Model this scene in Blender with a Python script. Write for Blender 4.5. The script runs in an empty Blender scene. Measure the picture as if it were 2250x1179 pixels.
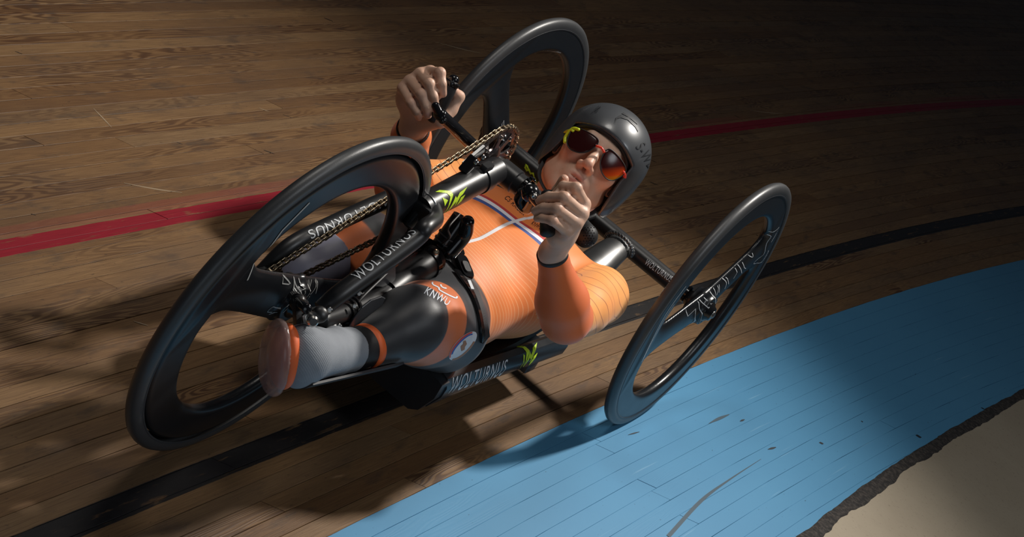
import bpy, bmesh, math, random
import numpy as np
from mathutils import Vector, Matrix
from mathutils.bvhtree import BVHTree
random.seed(7); RNG = np.random.default_rng(7)
scene = bpy.context.scene
COL = scene.collection
def V(*a): return np.array(a[0] if len(a) == 1 else a, float)
def nrm(a): a = np.asarray(a, float); return a / np.linalg.norm(a)

# ------------------------------------------------------------------ camera, light, exposure
CAM_POS = (1.00859, -3.44871, 1.69144)
CAM_R = ((0.74161015, 0.46391374, 0.48456004), (0.60790019, -0.15929736, -0.77786999), (-0.28367544, 0.87144041, -0.40014978))
cam_data = bpy.data.cameras.new('camera')
cam = bpy.data.objects.new('camera', cam_data); COL.objects.link(cam)
rx, ry, rz = [Vector(r) for r in CAM_R]
m = Matrix((rx, -ry, -rz)).transposed().to_4x4(); m.translation = Vector(CAM_POS)
cam.matrix_world = m
cam_data.sensor_width = 36.0; cam_data.lens = 3700.34 / 2250 * 36.0; cam_data.clip_end = 200
scene.camera = cam
world = bpy.data.worlds.new('hall'); scene.world = world; world.use_nodes = True
world.node_tree.nodes['Background'].inputs[0].default_value = (0.55, 0.66, 0.85, 1)
world.node_tree.nodes['Background'].inputs[1].default_value = 0.024
def lamp(name, kind, loc, target, power, color, **k):
    d = bpy.data.lights.new(name, kind); d.energy = power; d.color = color
    for a, b in k.items(): setattr(d, a, b)
    o = bpy.data.objects.new(name, d); COL.objects.link(o); o.location = loc
    o.rotation_euler = (Vector(target) - Vector(loc)).to_track_quat('-Z', 'Y').to_euler()
    return o
lamp('key_spot', 'SPOT', (0.75, 1.95, 3.5), (-0.25, -1.05, 0.1), 820, (1, 0.95, 0.88), spot_size=math.radians(62), spot_blend=1.0, shadow_soft_size=0.13)
lamp('overhead_softbox', 'AREA', (-0.9, -1.0, 3.6), (-0.3, -0.6, 0.2), 26, (1, 0.95, 0.88), shape='DISK', size=0.9)
lamp('floor_softbox', 'AREA', (2.3, -0.9, 2.6), (0.65, -0.1, 0.0), 17, (0.9, 0.95, 1.0), shape='DISK', size=0.9)
lamp('low_fill', 'AREA', (1.7, -3.4, 0.9), (0.0, -0.7, 0.2), 5, (0.8, 0.9, 1.0), shape='DISK', size=1.4)
scene.view_settings.view_transform = 'Standard'; scene.view_settings.look = 'None'
scene.view_settings.exposure = 0.0; scene.view_settings.gamma = 1.0
scene.view_settings.use_curve_mapping = False

# ------------------------------------------------------------------ materials
class NT:
    def __init__(s, name):
        s.m = bpy.data.materials.new(name); s.m.use_nodes = True; s.t = s.m.node_tree; s.b = s.t.nodes['Principled BSDF']
    def n(s, typ, **k):
        x = s.t.nodes.new(typ)
        for a, b in k.items(): setattr(x, a, b)
        return x
    def l(s, a, b): s.t.links.new(a, b)
    def math(s, op, a, b=None, c=None, clamp=False):
        x = s.n('ShaderNodeMath', operation=op, use_clamp=clamp)
        for i, v in enumerate((a, b, c)):
            if v is None: continue
            if isinstance(v, (int, float)): x.inputs[i].default_value = v
            else: s.l(v, x.inputs[i])
        return x.outputs[0]
    def mix(s, f, a, b, mode='MIX'):
        x = s.n('ShaderNodeMix', data_type='RGBA', blend_type=mode)
        for sock, v in ((x.inputs[0], f), (x.inputs[6], a), (x.inputs[7], b)):
            if isinstance(v, (int, float)): sock.default_value = v
            elif isinstance(v, tuple): sock.default_value = (*v, 1)
            else: s.l(v, sock)
        return x.outputs[2]
    def noise(s, vec, scale, detail=3, rough=0.5, dist=0.0):
        x = s.n('ShaderNodeTexNoise'); x.inputs['Scale'].default_value = scale; x.inputs['Detail'].default_value = detail
        x.inputs['Roughness'].default_value = rough; x.inputs['Distortion'].default_value = dist
        if vec is not None: s.l(vec, x.inputs['Vector'])
        return x.outputs[0]
    def ramp(s, f, stops):
        x = s.n('ShaderNodeValToRGB'); s.l(f, x.inputs[0]); e = x.color_ramp.elements
        while len(e) < len(stops): e.new(0.5)
        for i, (p, c) in enumerate(stops):
            e[i].position = p; e[i].color = (*c, 1) if isinstance(c, tuple) else (c, c, c, 1)
        return x.outputs[0]
    def band(s, v, a, b, w=0.0004):
        lo = s.math('MULTIPLY', s.math('SUBTRACT', v, a), 1.0 / w, clamp=True); hi = s.math('MULTIPLY', s.math('SUBTRACT', b, v), 1.0 / w, clamp=True)
        return s.math('MULTIPLY', lo, hi)
    def vec(s, x, y, z):
        c = s.n('ShaderNodeCombineXYZ')
        for i, v in enumerate((x, y, z)):
            if isinstance(v, (int, float)): c.inputs[i].default_value = v
            else: s.l(v, c.inputs[i])
        return c.outputs[0]
    def pos(s):
        g = s.n('ShaderNodeNewGeometry'); x = s.n('ShaderNodeSeparateXYZ'); s.l(g.outputs['Position'], x.inputs[0]); return g.outputs['Position'], x.outputs
    def bump(s, h, strength, dist):
        x = s.n('ShaderNodeBump'); x.inputs['Strength'].default_value = strength; x.inputs['Distance'].default_value = dist
        s.l(h, x.inputs['Height']); s.l(x.outputs[0], s.b.inputs['Normal'])
    def set(s, **k):
        nm = dict(color='Base Color', rough='Roughness', metal='Metallic', spec='Specular IOR Level', coat='Coat Weight', coatr='Coat Roughness', sss='Subsurface Weight', trans='Transmission Weight', sheen='Sheen Weight', alpha='Alpha')
        for a, v in k.items():
            so = s.b.inputs[nm[a]]
            if isinstance(v, tuple): so.default_value = (*v, 1)
            elif isinstance(v, (int, float)): so.default_value = v
            else: s.l(v, so)
        return s
def simple(name, color, rough=0.5, bump=0.0, bscale=300, var=0.12, **k):
    t = NT(name); p, _ = t.pos()
    n = t.noise(p, 25, 4)
    t.set(color=t.mix(n, tuple(c * (1 - var) for c in color), tuple(min(1, c * (1 + var)) for c in color)), rough=t.math('ADD', rough - 0.04, t.math('MULTIPLY', n, 0.08)), **k)
    if bump: t.bump(t.noise(p, bscale, 2), bump, 0.001)
    return t.m
M = {}
M['black'] = simple('black_powder_coat', (0.012, 0.012, 0.013), 0.38, 0.08, 900)
M['pan'] = simple('satin_black_tray', (0.016, 0.017, 0.019), 0.26, spec=0.6)
M['gloss'] = simple('black_gloss', (0.008, 0.008, 0.009), 0.14)
M['carbon'] = simple('satin_carbon', (0.010, 0.011, 0.013), 0.30, spec=0.45)
M['tyre'] = simple('tyre_rubber', (0.045, 0.046, 0.048), 0.40, 0.15, 700)
M['steel'] = simple('polished_steel', (0.55, 0.53, 0.50), 0.22, metal=1.0)
M['brass'] = simple('chain_steel', (0.42, 0.34, 0.24), 0.28, metal=1.0)
M['ring'] = simple('dark_anodised', (0.30, 0.25, 0.24), 0.20, metal=0.95)
M['white'] = simple('white_print', (0.62, 0.64, 0.66), 0.5, var=0.03)
M['greyline'] = simple('pale_grey_print', (0.34, 0.34, 0.33), 0.5, var=0.03)
M['lime'] = simple('lime_print', (0.52, 0.72, 0.03), 0.45, var=0.05)
M['darkprint'] = simple('charcoal_print', (0.012, 0.013, 0.016), 0.5)
M['orange'] = simple('orange_lycra', (0.80, 0.14, 0.03), 0.55, 0.1, 500)
M['rubber'] = simple('black_rubber', (0.010, 0.010, 0.011), 0.55, 0.2, 500)
M['web'] = simple('nylon_webbing', (0.016, 0.016, 0.018), 0.65, 0.5, 700)
M['shell'] = simple('grey_plastic_shell', (0.035, 0.037, 0.042), 0.4)
M['lilac'] = simple('grey_lilac_shell', (0.19, 0.19, 0.25), 0.45)
M['silver'] = simple('brushed_aluminium', (0.22, 0.22, 0.22), 0.32, metal=0.9)
M['emblem_white'] = simple('emblem_white', (0.7, 0.74, 0.8), 0.5)
M['emblem_blue'] = simple('emblem_blue', (0.03, 0.10, 0.42), 0.5)
M['emblem_red'] = simple('emblem_red', (0.6, 0.06, 0.04), 0.5)
M['emblem_gold'] = simple('emblem_gold', (0.38, 0.17, 0.08), 0.5)
def plastic_clear():
    t = NT('clear_plastic'); t.set(color=(0.55, 0.42, 0.40), rough=0.2, trans=0.6, alpha=0.55); return t.m
M['clear'] = plastic_clear()

def wood():
    t = NT('track_planks')
    uv = t.n('ShaderNodeUVMap'); uv.uv_map = 'track'; sx = t.n('ShaderNodeSeparateXYZ'); t.l(uv.outputs[0], sx.inputs[0]); U, O = sx.outputs[0], sx.outputs[1]
    oi = t.n('ShaderNodeObjectInfo'); r = oi.outputs['Random']
    rr = t.math('MULTIPLY', r, 91.7)
    big = t.noise(t.vec(t.math('MULTIPLY', U, 2.2), t.math('MULTIPLY', O, 26), rr), 1.0, 1.5, 0.4)
    rings = t.math('SINE', t.math('MULTIPLY', big, 120))
    lines = t.ramp(t.math('MULTIPLY', t.math('ADD', rings, 1), 0.5), [(0.0, 0.0), (0.35, 0.25), (0.75, 1.0)])
    r2 = t.math('FRACT', t.math('MULTIPLY', r, 7.31))
    r3 = t.math('FRACT', t.math('MULTIPLY', r, 23.7))
    patch = t.noise(t.vec(t.math('MULTIPLY', U, 1.6), t.math('MULTIPLY', O, 3), t.math('ADD', rr, 9)), 1.0, 1)
    amt = t.math('MULTIPLY', t.ramp(r2, [(0.34, 0.12), (0.70, 1.0)]), t.ramp(patch, [(0.44, 0.10), (0.58, 1.0)]))
    fib = t.noise(t.vec(t.math('MULTIPLY', U, 12), t.math('MULTIPLY', O, 900), rr), 1.0, 3, 0.6)
    base = t.ramp(r3, [(0.0, (0.165, 0.085, 0.035)), (0.3, (0.205, 0.113, 0.049)), (0.6, (0.245, 0.140, 0.062)), (1.0, (0.205, 0.125, 0.062))])
    c = t.mix(t.math('MULTIPLY', t.math('SUBTRACT', 1.0, lines), t.math('MULTIPLY', amt, 0.85)), base, (0.055, 0.022, 0.010))
    c = t.mix(t.ramp(fib, [(0.35, 0.60), (0.62, 0.0)]), c, (0.075, 0.036, 0.016))
    bl = t.noise(t.vec(t.math('MULTIPLY', U, 7), t.math('MULTIPLY', O, 22), 3.0), 1.0, 4, 0.6)
    c = t.mix(t.ramp(bl, [(0.56, 0.0), (0.70, 0.60)]), c, (0.05, 0.035, 0.026))
    bl2 = t.noise(t.vec(t.math('MULTIPLY', U, 1.3), t.math('MULTIPLY', O, 5), 30.0), 1.0, 3, 0.6)
    c = t.mix(t.ramp(bl2, [(0.38, 0.4), (0.55, 0.0)]), c, (0.09, 0.055, 0.035))
    spk = t.noise(t.vec(t.math('MULTIPLY', U, 60), t.math('MULTIPLY', O, 130), 5.0), 1.0, 2, 0.6)
    c = t.mix(t.ramp(spk, [(0.66, 0.0), (0.74, 0.5)]), c, (0.035, 0.022, 0.016))
    wear = t.noise(t.vec(t.math('MULTIPLY', U, 9), t.math('MULTIPLY', O, 60), 1.0), 1.0, 5, 0.7)
    edge = t.math('MULTIPLY', t.math('SUBTRACT', wear, 0.5), 0.006)
    Oe = t.math('ADD', O, edge)
    chip = t.ramp(wear, [(0.30, 0.15), (0.42, 1.0)])
    c = t.mix(t.math('MULTIPLY', t.band(Oe, 0.851, 0.899, 0.001), t.math('MULTIPLY', chip, 0.95)), c, t.mix(t.ramp(fib, [(0.3, 1.0), (0.7, 0.0)]), (0.26, 0.005, 0.020), (0.17, 0.003, 0.012)))
    c = t.mix(t.math('MULTIPLY', t.band(Oe, 0.90, 0.935, 0.004), t.math('MULTIPLY', t.ramp(t.noise(t.vec(t.math('MULTIPLY', U, 0.8), O, 2.0), 1.0, 2), [(0.45, 0.0), (0.6, 1.0)]), 0.35)), c, (0.22, 0.03, 0.03))
    c = t.mix(t.math('MULTIPLY', t.band(Oe, 0.199, 0.251, 0.001), t.math('MULTIPLY', chip, 0.97)), c, t.mix(spk, (0.006, 0.007, 0.009), (0.016, 0.016, 0.018)))
    bn = t.noise(t.vec(t.math('MULTIPLY', U, 2.5), t.math('MULTIPLY', O, 3), 1.0), 1.0, 5, 0.6)
    bc = t.mix(bn, (0.065, 0.225, 0.40), (0.085, 0.275, 0.46))
    bc = t.mix(t.ramp(spk, [(0.72, 0.0), (0.76, 0.8)]), bc, (0.02, 0.05, 0.08))
    sc = t.noise(t.vec(t.math('MULTIPLY', U, 3), t.math('MULTIPLY', O, 160), 8.0), 1.0, 2, 0.5)
    bc = t.mix(t.ramp(sc, [(0.70, 0.0), (0.76, 0.35)]), bc, (0.25, 0.45, 0.60))
    blu = t.math('MULTIPLY', t.math('SUBTRACT', 0.0, Oe), 1500, clamp=True)
    c = t.mix(blu, c, bc)
    painted = t.math('ADD', blu, t.math('ADD', t.band(Oe, 0.851, 0.899), t.band(Oe, 0.199, 0.251)), clamp=True)
    t.set(color=c, rough=t.mix(painted, t.mix(bl, (0.42,) * 3, (0.62,) * 3), (0.48, 0.48, 0.48)), spec=0.35)
    h = t.math('ADD', t.math('MULTIPLY', fib, 0.5), t.math('MULTIPLY', lines, t.math('MULTIPLY', amt, 0.6)))
    t.bump(t.math('MULTIPLY', h, t.math('SUBTRACT', 1.0, t.math('MULTIPLY', painted, 0.75))), 0.55, 0.0006)
    return t.m
M['wood'] = wood()
def concrete():
    t = NT('pale_concrete'); p, x = t.pos()
    n = t.noise(p, 3, 6, 0.6); f = t.noise(p, 60, 4, 0.7); s2 = t.noise(t.vec(t.math('MULTIPLY', x[0], 90), t.math('MULTIPLY', x[1], 210), 0.0), 1.0, 2, 0.5)
    c = t.mix(n, (0.30, 0.245, 0.175), (0.42, 0.36, 0.27))
    c = t.mix(t.ramp(s2, [(0.66, 0.0), (0.73, 0.65)]), c, (0.10, 0.07, 0.05))
    c = t.mix(t.ramp(f, [(0.6, 0.0), (0.75, 0.35)]), c, (0.18, 0.14, 0.11))
    t.set(color=c, rough=0.75); t.bump(f, 0.4, 0.002); return t.m
M['concrete'] = concrete()
def filler():
    t = NT('dark_joint_filler'); p, x = t.pos(); n = t.noise(p, 90, 6, 0.75)
    t.set(color=t.mix(t.ramp(n, [(0.45, 0.0), (0.7, 1.0)]), (0.022, 0.019, 0.018), (0.12, 0.10, 0.085)), rough=0.8); t.bump(n, 1.0, 0.006); return t.m
M['filler'] = filler()

XM = -0.02
def suit():
    t = NT('racing_suit'); p, x = t.pos(); X, Y, Z = x
    def attr(n):
        a = t.n('ShaderNodeAttribute'); a.attribute_name = n; return a.outputs['Fac']
    arm, legs, band, lower = attr('arm'), attr('legs'), attr('legband'), attr('cream')
    og = t.mix(t.noise(p, 3, 2), (0.80, 0.205, 0.040), (0.86, 0.265, 0.062))
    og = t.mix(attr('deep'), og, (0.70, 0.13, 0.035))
    dx = t.math('SUBTRACT', X, XM); dx2 = t.math('MULTIPLY', dx, dx)
    # fine contour stripes over the belly, curving with the body
    ph = t.math('ADD', Y, t.math('ADD', t.math('MULTIPLY', dx2, -2.0), t.math('MULTIPLY', t.noise(p, 4, 1), 0.09)))
    fr = t.math('FRACT', t.math('DIVIDE', ph, 0.0105))
    ln = t.band(fr, 0.05, 0.30, 0.12)
    belly = t.math('MULTIPLY', t.math('MULTIPLY', t.math('SUBTRACT', -0.455, t.math('ADD', Y, t.math('MULTIPLY', dx, -0.12))), 9.0, clamp=True), t.math('MULTIPLY', t.math('SUBTRACT', 1.0, arm), t.math('SUBTRACT', 1.0, attr('fore'))), clamp=True)
    og = t.mix(t.math('MULTIPLY', t.math('MULTIPLY', ln, belly), 0.75), og, (0.95, 0.52, 0.25))
    # wave lines on the sleeves
    wph = t.math('ADD', t.math('MULTIPLY', Z, 1.0), t.math('ADD', t.math('MULTIPLY', Y, 0.75), t.math('MULTIPLY', t.noise(p, 7, 1), 0.10)))
    wf = t.math('FRACT', t.math('DIVIDE', wph, 0.026)); wl = t.band(wf, 0.42, 0.54, 0.05)
    sl = t.mix(lower, t.mix(t.noise(p, 9, 2), (0.86, 0.40, 0.10), (0.88, 0.30, 0.08)), (0.60, 0.50, 0.38))
    sl = t.mix(t.math('MULTIPLY', wl, 0.9), sl, (0.30, 0.07, 0.02))
    c = t.mix(arm, og, sl)
    notarm = t.math('MULTIPLY', t.math('SUBTRACT', 1.0, arm), t.math('SUBTRACT', 1.0, attr('fore')))
    # chest stripe: blue, white, red; zip in the middle
    yy = t.math('ADD', Y, t.math('MULTIPLY', dx, -0.10))
    for a, b, col in ((-0.458, -0.446, (0.04, 0.09, 0.30)), (-0.446, -0.432, (0.80, 0.82, 0.86)), (-0.432, -0.420, (0.50, 0.035, 0.035))):
        c = t.mix(t.math('MULTIPLY', t.band(yy, a, b), notarm), c, col)
    zx = t.math('ADD', dx, t.math('MULTIPLY', t.math('ADD', Y, 0.5), -0.02))
    zp = t.math('MULTIPLY', t.band(zx, -0.0042, 0.0042, 0.001), t.math('MULTIPLY', t.band(Y, -0.70, -0.30, 0.002), notarm))
    c = t.mix(zp, c, (0.80, 0.80, 0.82))
    blk = t.mix(t.noise(p, 5, 3), (0.018, 0.019, 0.023), (0.032, 0.033, 0.038))
    c = t.mix(legs, c, t.mix(band, blk, (0.62, 0.155, 0.045)))
    t.set(color=c, rough=t.mix(legs, (0.52,) * 3, (0.45,) * 3), sheen=0.15, spec=0.4)
    wr = t.noise(t.vec(t.math('MULTIPLY', X, 14), t.math('MULTIPLY', Y, 5), t.math('MULTIPLY', Z, 14)), 1.0, 2, 0.4)
    fine = t.noise(p, 1400, 1)
    t.bump(t.math('ADD', t.math('MULTIPLY', wr, t.math('MULTIPLY', t.math('ADD', legs, attr('arm')), 3.5)), t.math('ADD', t.math('MULTIPLY', zp, 1.2), t.math('MULTIPLY', fine, 0.12))), 0.5, 0.0022)
    return t.m
M['suit'] = suit()
def skin():
    t = NT('skin'); p, x = t.pos()
    a = t.n('ShaderNodeAttribute'); a.attribute_name = 'lips'
    b = t.n('ShaderNodeAttribute'); b.attribute_name = 'blush'
    c = t.mix(t.noise(p, 35, 4, 0.6), (0.58, 0.34, 0.235), (0.70, 0.46, 0.34))
    c = t.mix(t.math('MULTIPLY', b.outputs['Fac'], 0.5), c, (0.62, 0.20, 0.13))
    c = t.mix(t.ramp(t.noise(p, 420, 2, 0.6), [(0.62, 0.0), (0.75, 0.25)]), c, (0.34, 0.15, 0.10))
    c = t.mix(a.outputs['Fac'], c, (0.50, 0.14, 0.11))
    t.set(color=c, rough=0.46, sss=0.08, spec=0.4); t.b.inputs['Subsurface Radius'].default_value = (0.01, 0.004, 0.002); t.b.inputs['Subsurface Scale'].default_value = 0.6
    t.bump(t.math('ADD', t.noise(p, 500, 3, 0.6), t.math('MULTIPLY', t.noise(p, 90, 2), 1.5)), 0.25, 0.0008); return t.m
M['skin'] = skin()
def sock():
    t = NT('grey_sock'); p, x = t.pos()
    n = t.noise(p, 40, 3); rib = t.math('SINE', t.math('MULTIPLY', t.math('ADD', x[1], t.math('MULTIPLY', x[2], 0.8)), 1500))
    msk = t.ramp(t.noise(p, 9, 1), [(0.56, 0.0), (0.62, 1.0)])
    t.set(color=t.mix(n, (0.20, 0.215, 0.24), (0.28, 0.30, 0.33)), rough=0.8)
    t.bump(t.math('ADD', t.math('MULTIPLY', rib, t.math('MULTIPLY', msk, 0.3)), t.noise(p, 900, 1)), 0.35, 0.0012); return t.m
M['sock'] = sock()
def helmet_mat():
    t = NT('satin_grey_helmet'); p, x = t.pos(); n = t.noise(p, 14, 4, 0.5)
    t.set(color=t.mix(n, (0.042, 0.045, 0.050), (0.068, 0.072, 0.078)), rough=0.38, spec=0.6, coat=0.35, coatr=0.16); return t.m
M['helmet'] = helmet_mat()
def lens_mat():
    t = NT('red_mirror_lens'); p, x = t.pos()
    a = t.n('ShaderNodeAttribute'); a.attribute_name = 'tint'
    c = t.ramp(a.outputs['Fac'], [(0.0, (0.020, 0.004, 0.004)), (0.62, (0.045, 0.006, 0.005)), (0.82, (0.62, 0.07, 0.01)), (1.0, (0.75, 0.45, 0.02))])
    t.set(color=c, rough=0.20, spec=0.30); return t.m
M['lens'] = lens_mat()
M['yellow'] = simple('fluo_yellow', (0.62, 0.72, 0.02), 0.4)
M['redplastic'] = simple('red_plastic', (0.75, 0.05, 0.02), 0.35)

# ------------------------------------------------------------------ mesh helpers
def mesh_obj(name, verts, faces, mat, parent=None, smooth=True, label=None):
    me = bpy.data.meshes.new(name)
    if isinstance(faces, np.ndarray) and faces.shape[1] == 4:
        n = len(faces); me.vertices.add(len(verts)); me.vertices.foreach_set('co', np.ascontiguousarray(verts, dtype=np.float32).ravel())
        me.loops.add(n * 4); me.polygons.add(n); me.loops.foreach_set('vertex_index', faces.astype(np.int32).ravel())
        me.polygons.foreach_set('loop_start', np.arange(0, n * 4, 4, dtype=np.int32)); me.update(calc_edges=True); me.validate()
    else:
        me.from_pydata([tuple(map(float, v)) for v in verts], [], [tuple(map(int, f)) for f in faces]); me.update()
    if smooth: me.polygons.foreach_set('use_smooth', [True] * len(me.polygons))
    me.materials.append(mat)
    o = bpy.data.objects.new(name, me); COL.objects.link(o)
    # shift the mesh so that its origin sits in its own middle
    co = np.empty(len(me.vertices) * 3, np.float32); me.vertices.foreach_get('co', co); co = co.reshape(-1, 3)
    mid = (co.min(0) + co.max(0)) / 2; co -= mid; me.vertices.foreach_set('co', co.ravel()); me.update()
    o.location = tuple(map(float, mid))
    if parent is not None: attach(o, parent)
    if label: o['label'] = label
    return o
WLOC = {}
def wloc(o):
    l = Vector(o.location)
    p = o.parent
    while p is not None: l = l + Vector(p.location); p = p.parent
    return l
def attach(o, parent):
    w = Vector(o.location); o.parent = parent; o.location = w - wloc(parent)
def thing(name, loc, label, cat):
    o = bpy.data.objects.new(name, None); COL.objects.link(o); o.location = loc; o['label'] = label; o['category'] = cat; o.empty_display_size = 0.1; return o
def tag(o, label, cat, group=None):
    o['label'] = label; o['category'] = cat
    if group: o['group'] = group
    return o
def spline(pts, n=8):
    """Catmull-Rom through rows of numbers (position and any further channels)."""
    P = np.array(pts, float)
    if len(P) == 2: return np.array([P[0] + (P[1] - P[0]) * t for t in np.linspace(0, 1, n + 1)])
    Q = np.vstack([2 * P[0] - P[1], P, 2 * P[-1] - P[-2]]); out = []
    for i in range(1, len(Q) - 2):
        for t in np.linspace(0, 1, n, endpoint=False):
            a, b, c, d = Q[i - 1:i + 3]
            out.append(0.5 * (2 * b + (c - a) * t + (2 * a - 5 * b + 4 * c - d) * t * t + (3 * b - a - 3 * c + d) * t ** 3))
    out.append(P[-1]); return np.array(out)
def tube(pts, r=None, seg=20, n=8, cap=True, flat=1.0, up=(0, 0, 1), smoothpath=True, round_end=0.0):
    """pts rows: x y z (radius). flat scales the section along the binormal."""
    P = np.array([list(p) + ([r] if r is not None else []) for p in pts], float)
    S = spline(P, n) if smoothpath else P
    c, rad = S[:, :3], S[:, 3]
    T = np.gradient(c, axis=0); T /= np.linalg.norm(T, axis=1)[:, None] + 1e-12
    if round_end:
        k = 5; a = np.linspace(math.pi / 2, 0, k, endpoint=False)
        e0 = [(c[0] - T[0] * rad[0] * round_end * math.sin(x), rad[0] * max(math.cos(x), 0.02), T[0]) for x in a]
        e1 = [(c[-1] + T[-1] * rad[-1] * round_end * math.sin(x), rad[-1] * max(math.cos(x), 0.02), T[-1]) for x in a[::-1]]
        c = np.vstack([[e[0] for e in e0], c, [e[0] for e in e1]]); rad = np.concatenate([[e[1] for e in e0], rad, [e[1] for e in e1]]); T = np.vstack([[e[2] for e in e0], T, [e[2] for e in e1]])
    u = np.cross(T[0], up)
    if np.linalg.norm(u) < 1e-3: u = np.cross(T[0], (1, 0, 0))
    verts = []; u = nrm(u)
    a = np.linspace(0, 2 * math.pi, seg, endpoint=False)
    for i in range(len(c)):
        u = nrm(u - T[i] * np.dot(u, T[i])); v = np.cross(T[i], u)
        verts.append(c[i] + rad[i] * (np.cos(a)[:, None] * u + flat * np.sin(a)[:, None] * v))
    verts = np.vstack(verts); L = len(c); faces = []
    for i in range(L - 1):
        for j in range(seg):
            k = (j + 1) % seg; faces.append((i * seg + j, i * seg + k, (i + 1) * seg + k, (i + 1) * seg + j))
    if cap: faces.append(tuple(range(seg))[::-1]); faces.append(tuple((L - 1) * seg + j for j in range(seg)))
    return verts, faces
def join(parts):
    vs, fs, o = [], [], 0
    for v, f in parts:
        vs.append(np.asarray(v, float)); fs += [tuple(int(i) + o for i in q) for q in f]; o += len(v)
    return np.vstack(vs), fs
def lathe(profile, origin, axis, seg=32, up=(0, 0, 1)):
    """profile: rows (radius, distance along axis)."""
    ax = nrm(axis); u = np.cross(ax, up); u = nrm(u) if np.linalg.norm(u) > 1e-3 else nrm(np.cross(ax, (0, 1, 0))); v = np.cross(ax, u)
    a = np.linspace(0, 2 * math.pi, seg, endpoint=False); vs = []; L = len(profile)
    for r, h in profile: vs.append(V(origin) + ax * h + max(r, 1e-5) * (np.cos(a)[:, None] * u + np.sin(a)[:, None] * v))
    fs = [(i * seg + j, i * seg + (j + 1) % seg, (i + 1) * seg + (j + 1) % seg, (i + 1) * seg + j) for i in range(L - 1) for j in range(seg)]
    return np.vstack(vs), fs
def prism(poly, nrm_dir, thick, bev=0.0):
    """extrude a 3D polygon along a direction; optional small chamfer."""
    P = np.array(poly, float); n = nrm(nrm_dir); c = P.mean(0); k = len(P)
    inset = P + (c - P) / (np.linalg.norm(c - P, axis=1)[:, None] + 1e-9) * bev
    rows = [inset - n * thick / 2, P - n * (thick / 2 - bev), P + n * (thick / 2 - bev), inset + n * thick / 2]
    vs = np.vstack(rows); fs = [tuple(range(k))[::-1], tuple(3 * k + i for i in range(k))]
    for r in range(3):
        for i in range(k): j = (i + 1) % k; fs.append((r * k + i, r * k + j, (r + 1) * k + j, (r + 1) * k + i))
    return vs, fs
def box(c, ax, half, bev=0.002):
    ax = [nrm(a) for a in ax]; hx, hy, hz = half; b = min(bev, min(half) * 0.45)
    pts = [(-hx + b, -hy), (hx - b, -hy), (hx, -hy + b), (hx, hy - b), (hx - b, hy), (-hx + b, hy), (-hx, hy - b), (-hx, -hy + b)]
    poly = [V(c) + ax[0] * p + ax[1] * q for p, q in pts]
    return prism(poly, ax[2], hz * 2, b)
def bolt(c, ax, r=0.006, h=0.006):
    return lathe([(0.0, h), (r * 0.45, h), (r * 0.5, h * 0.6), (r * 0.62, h * 0.6), (r * 0.7, h), (r, h * 0.8), (r, 0), (0, 0)], c, ax, 14)

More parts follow.
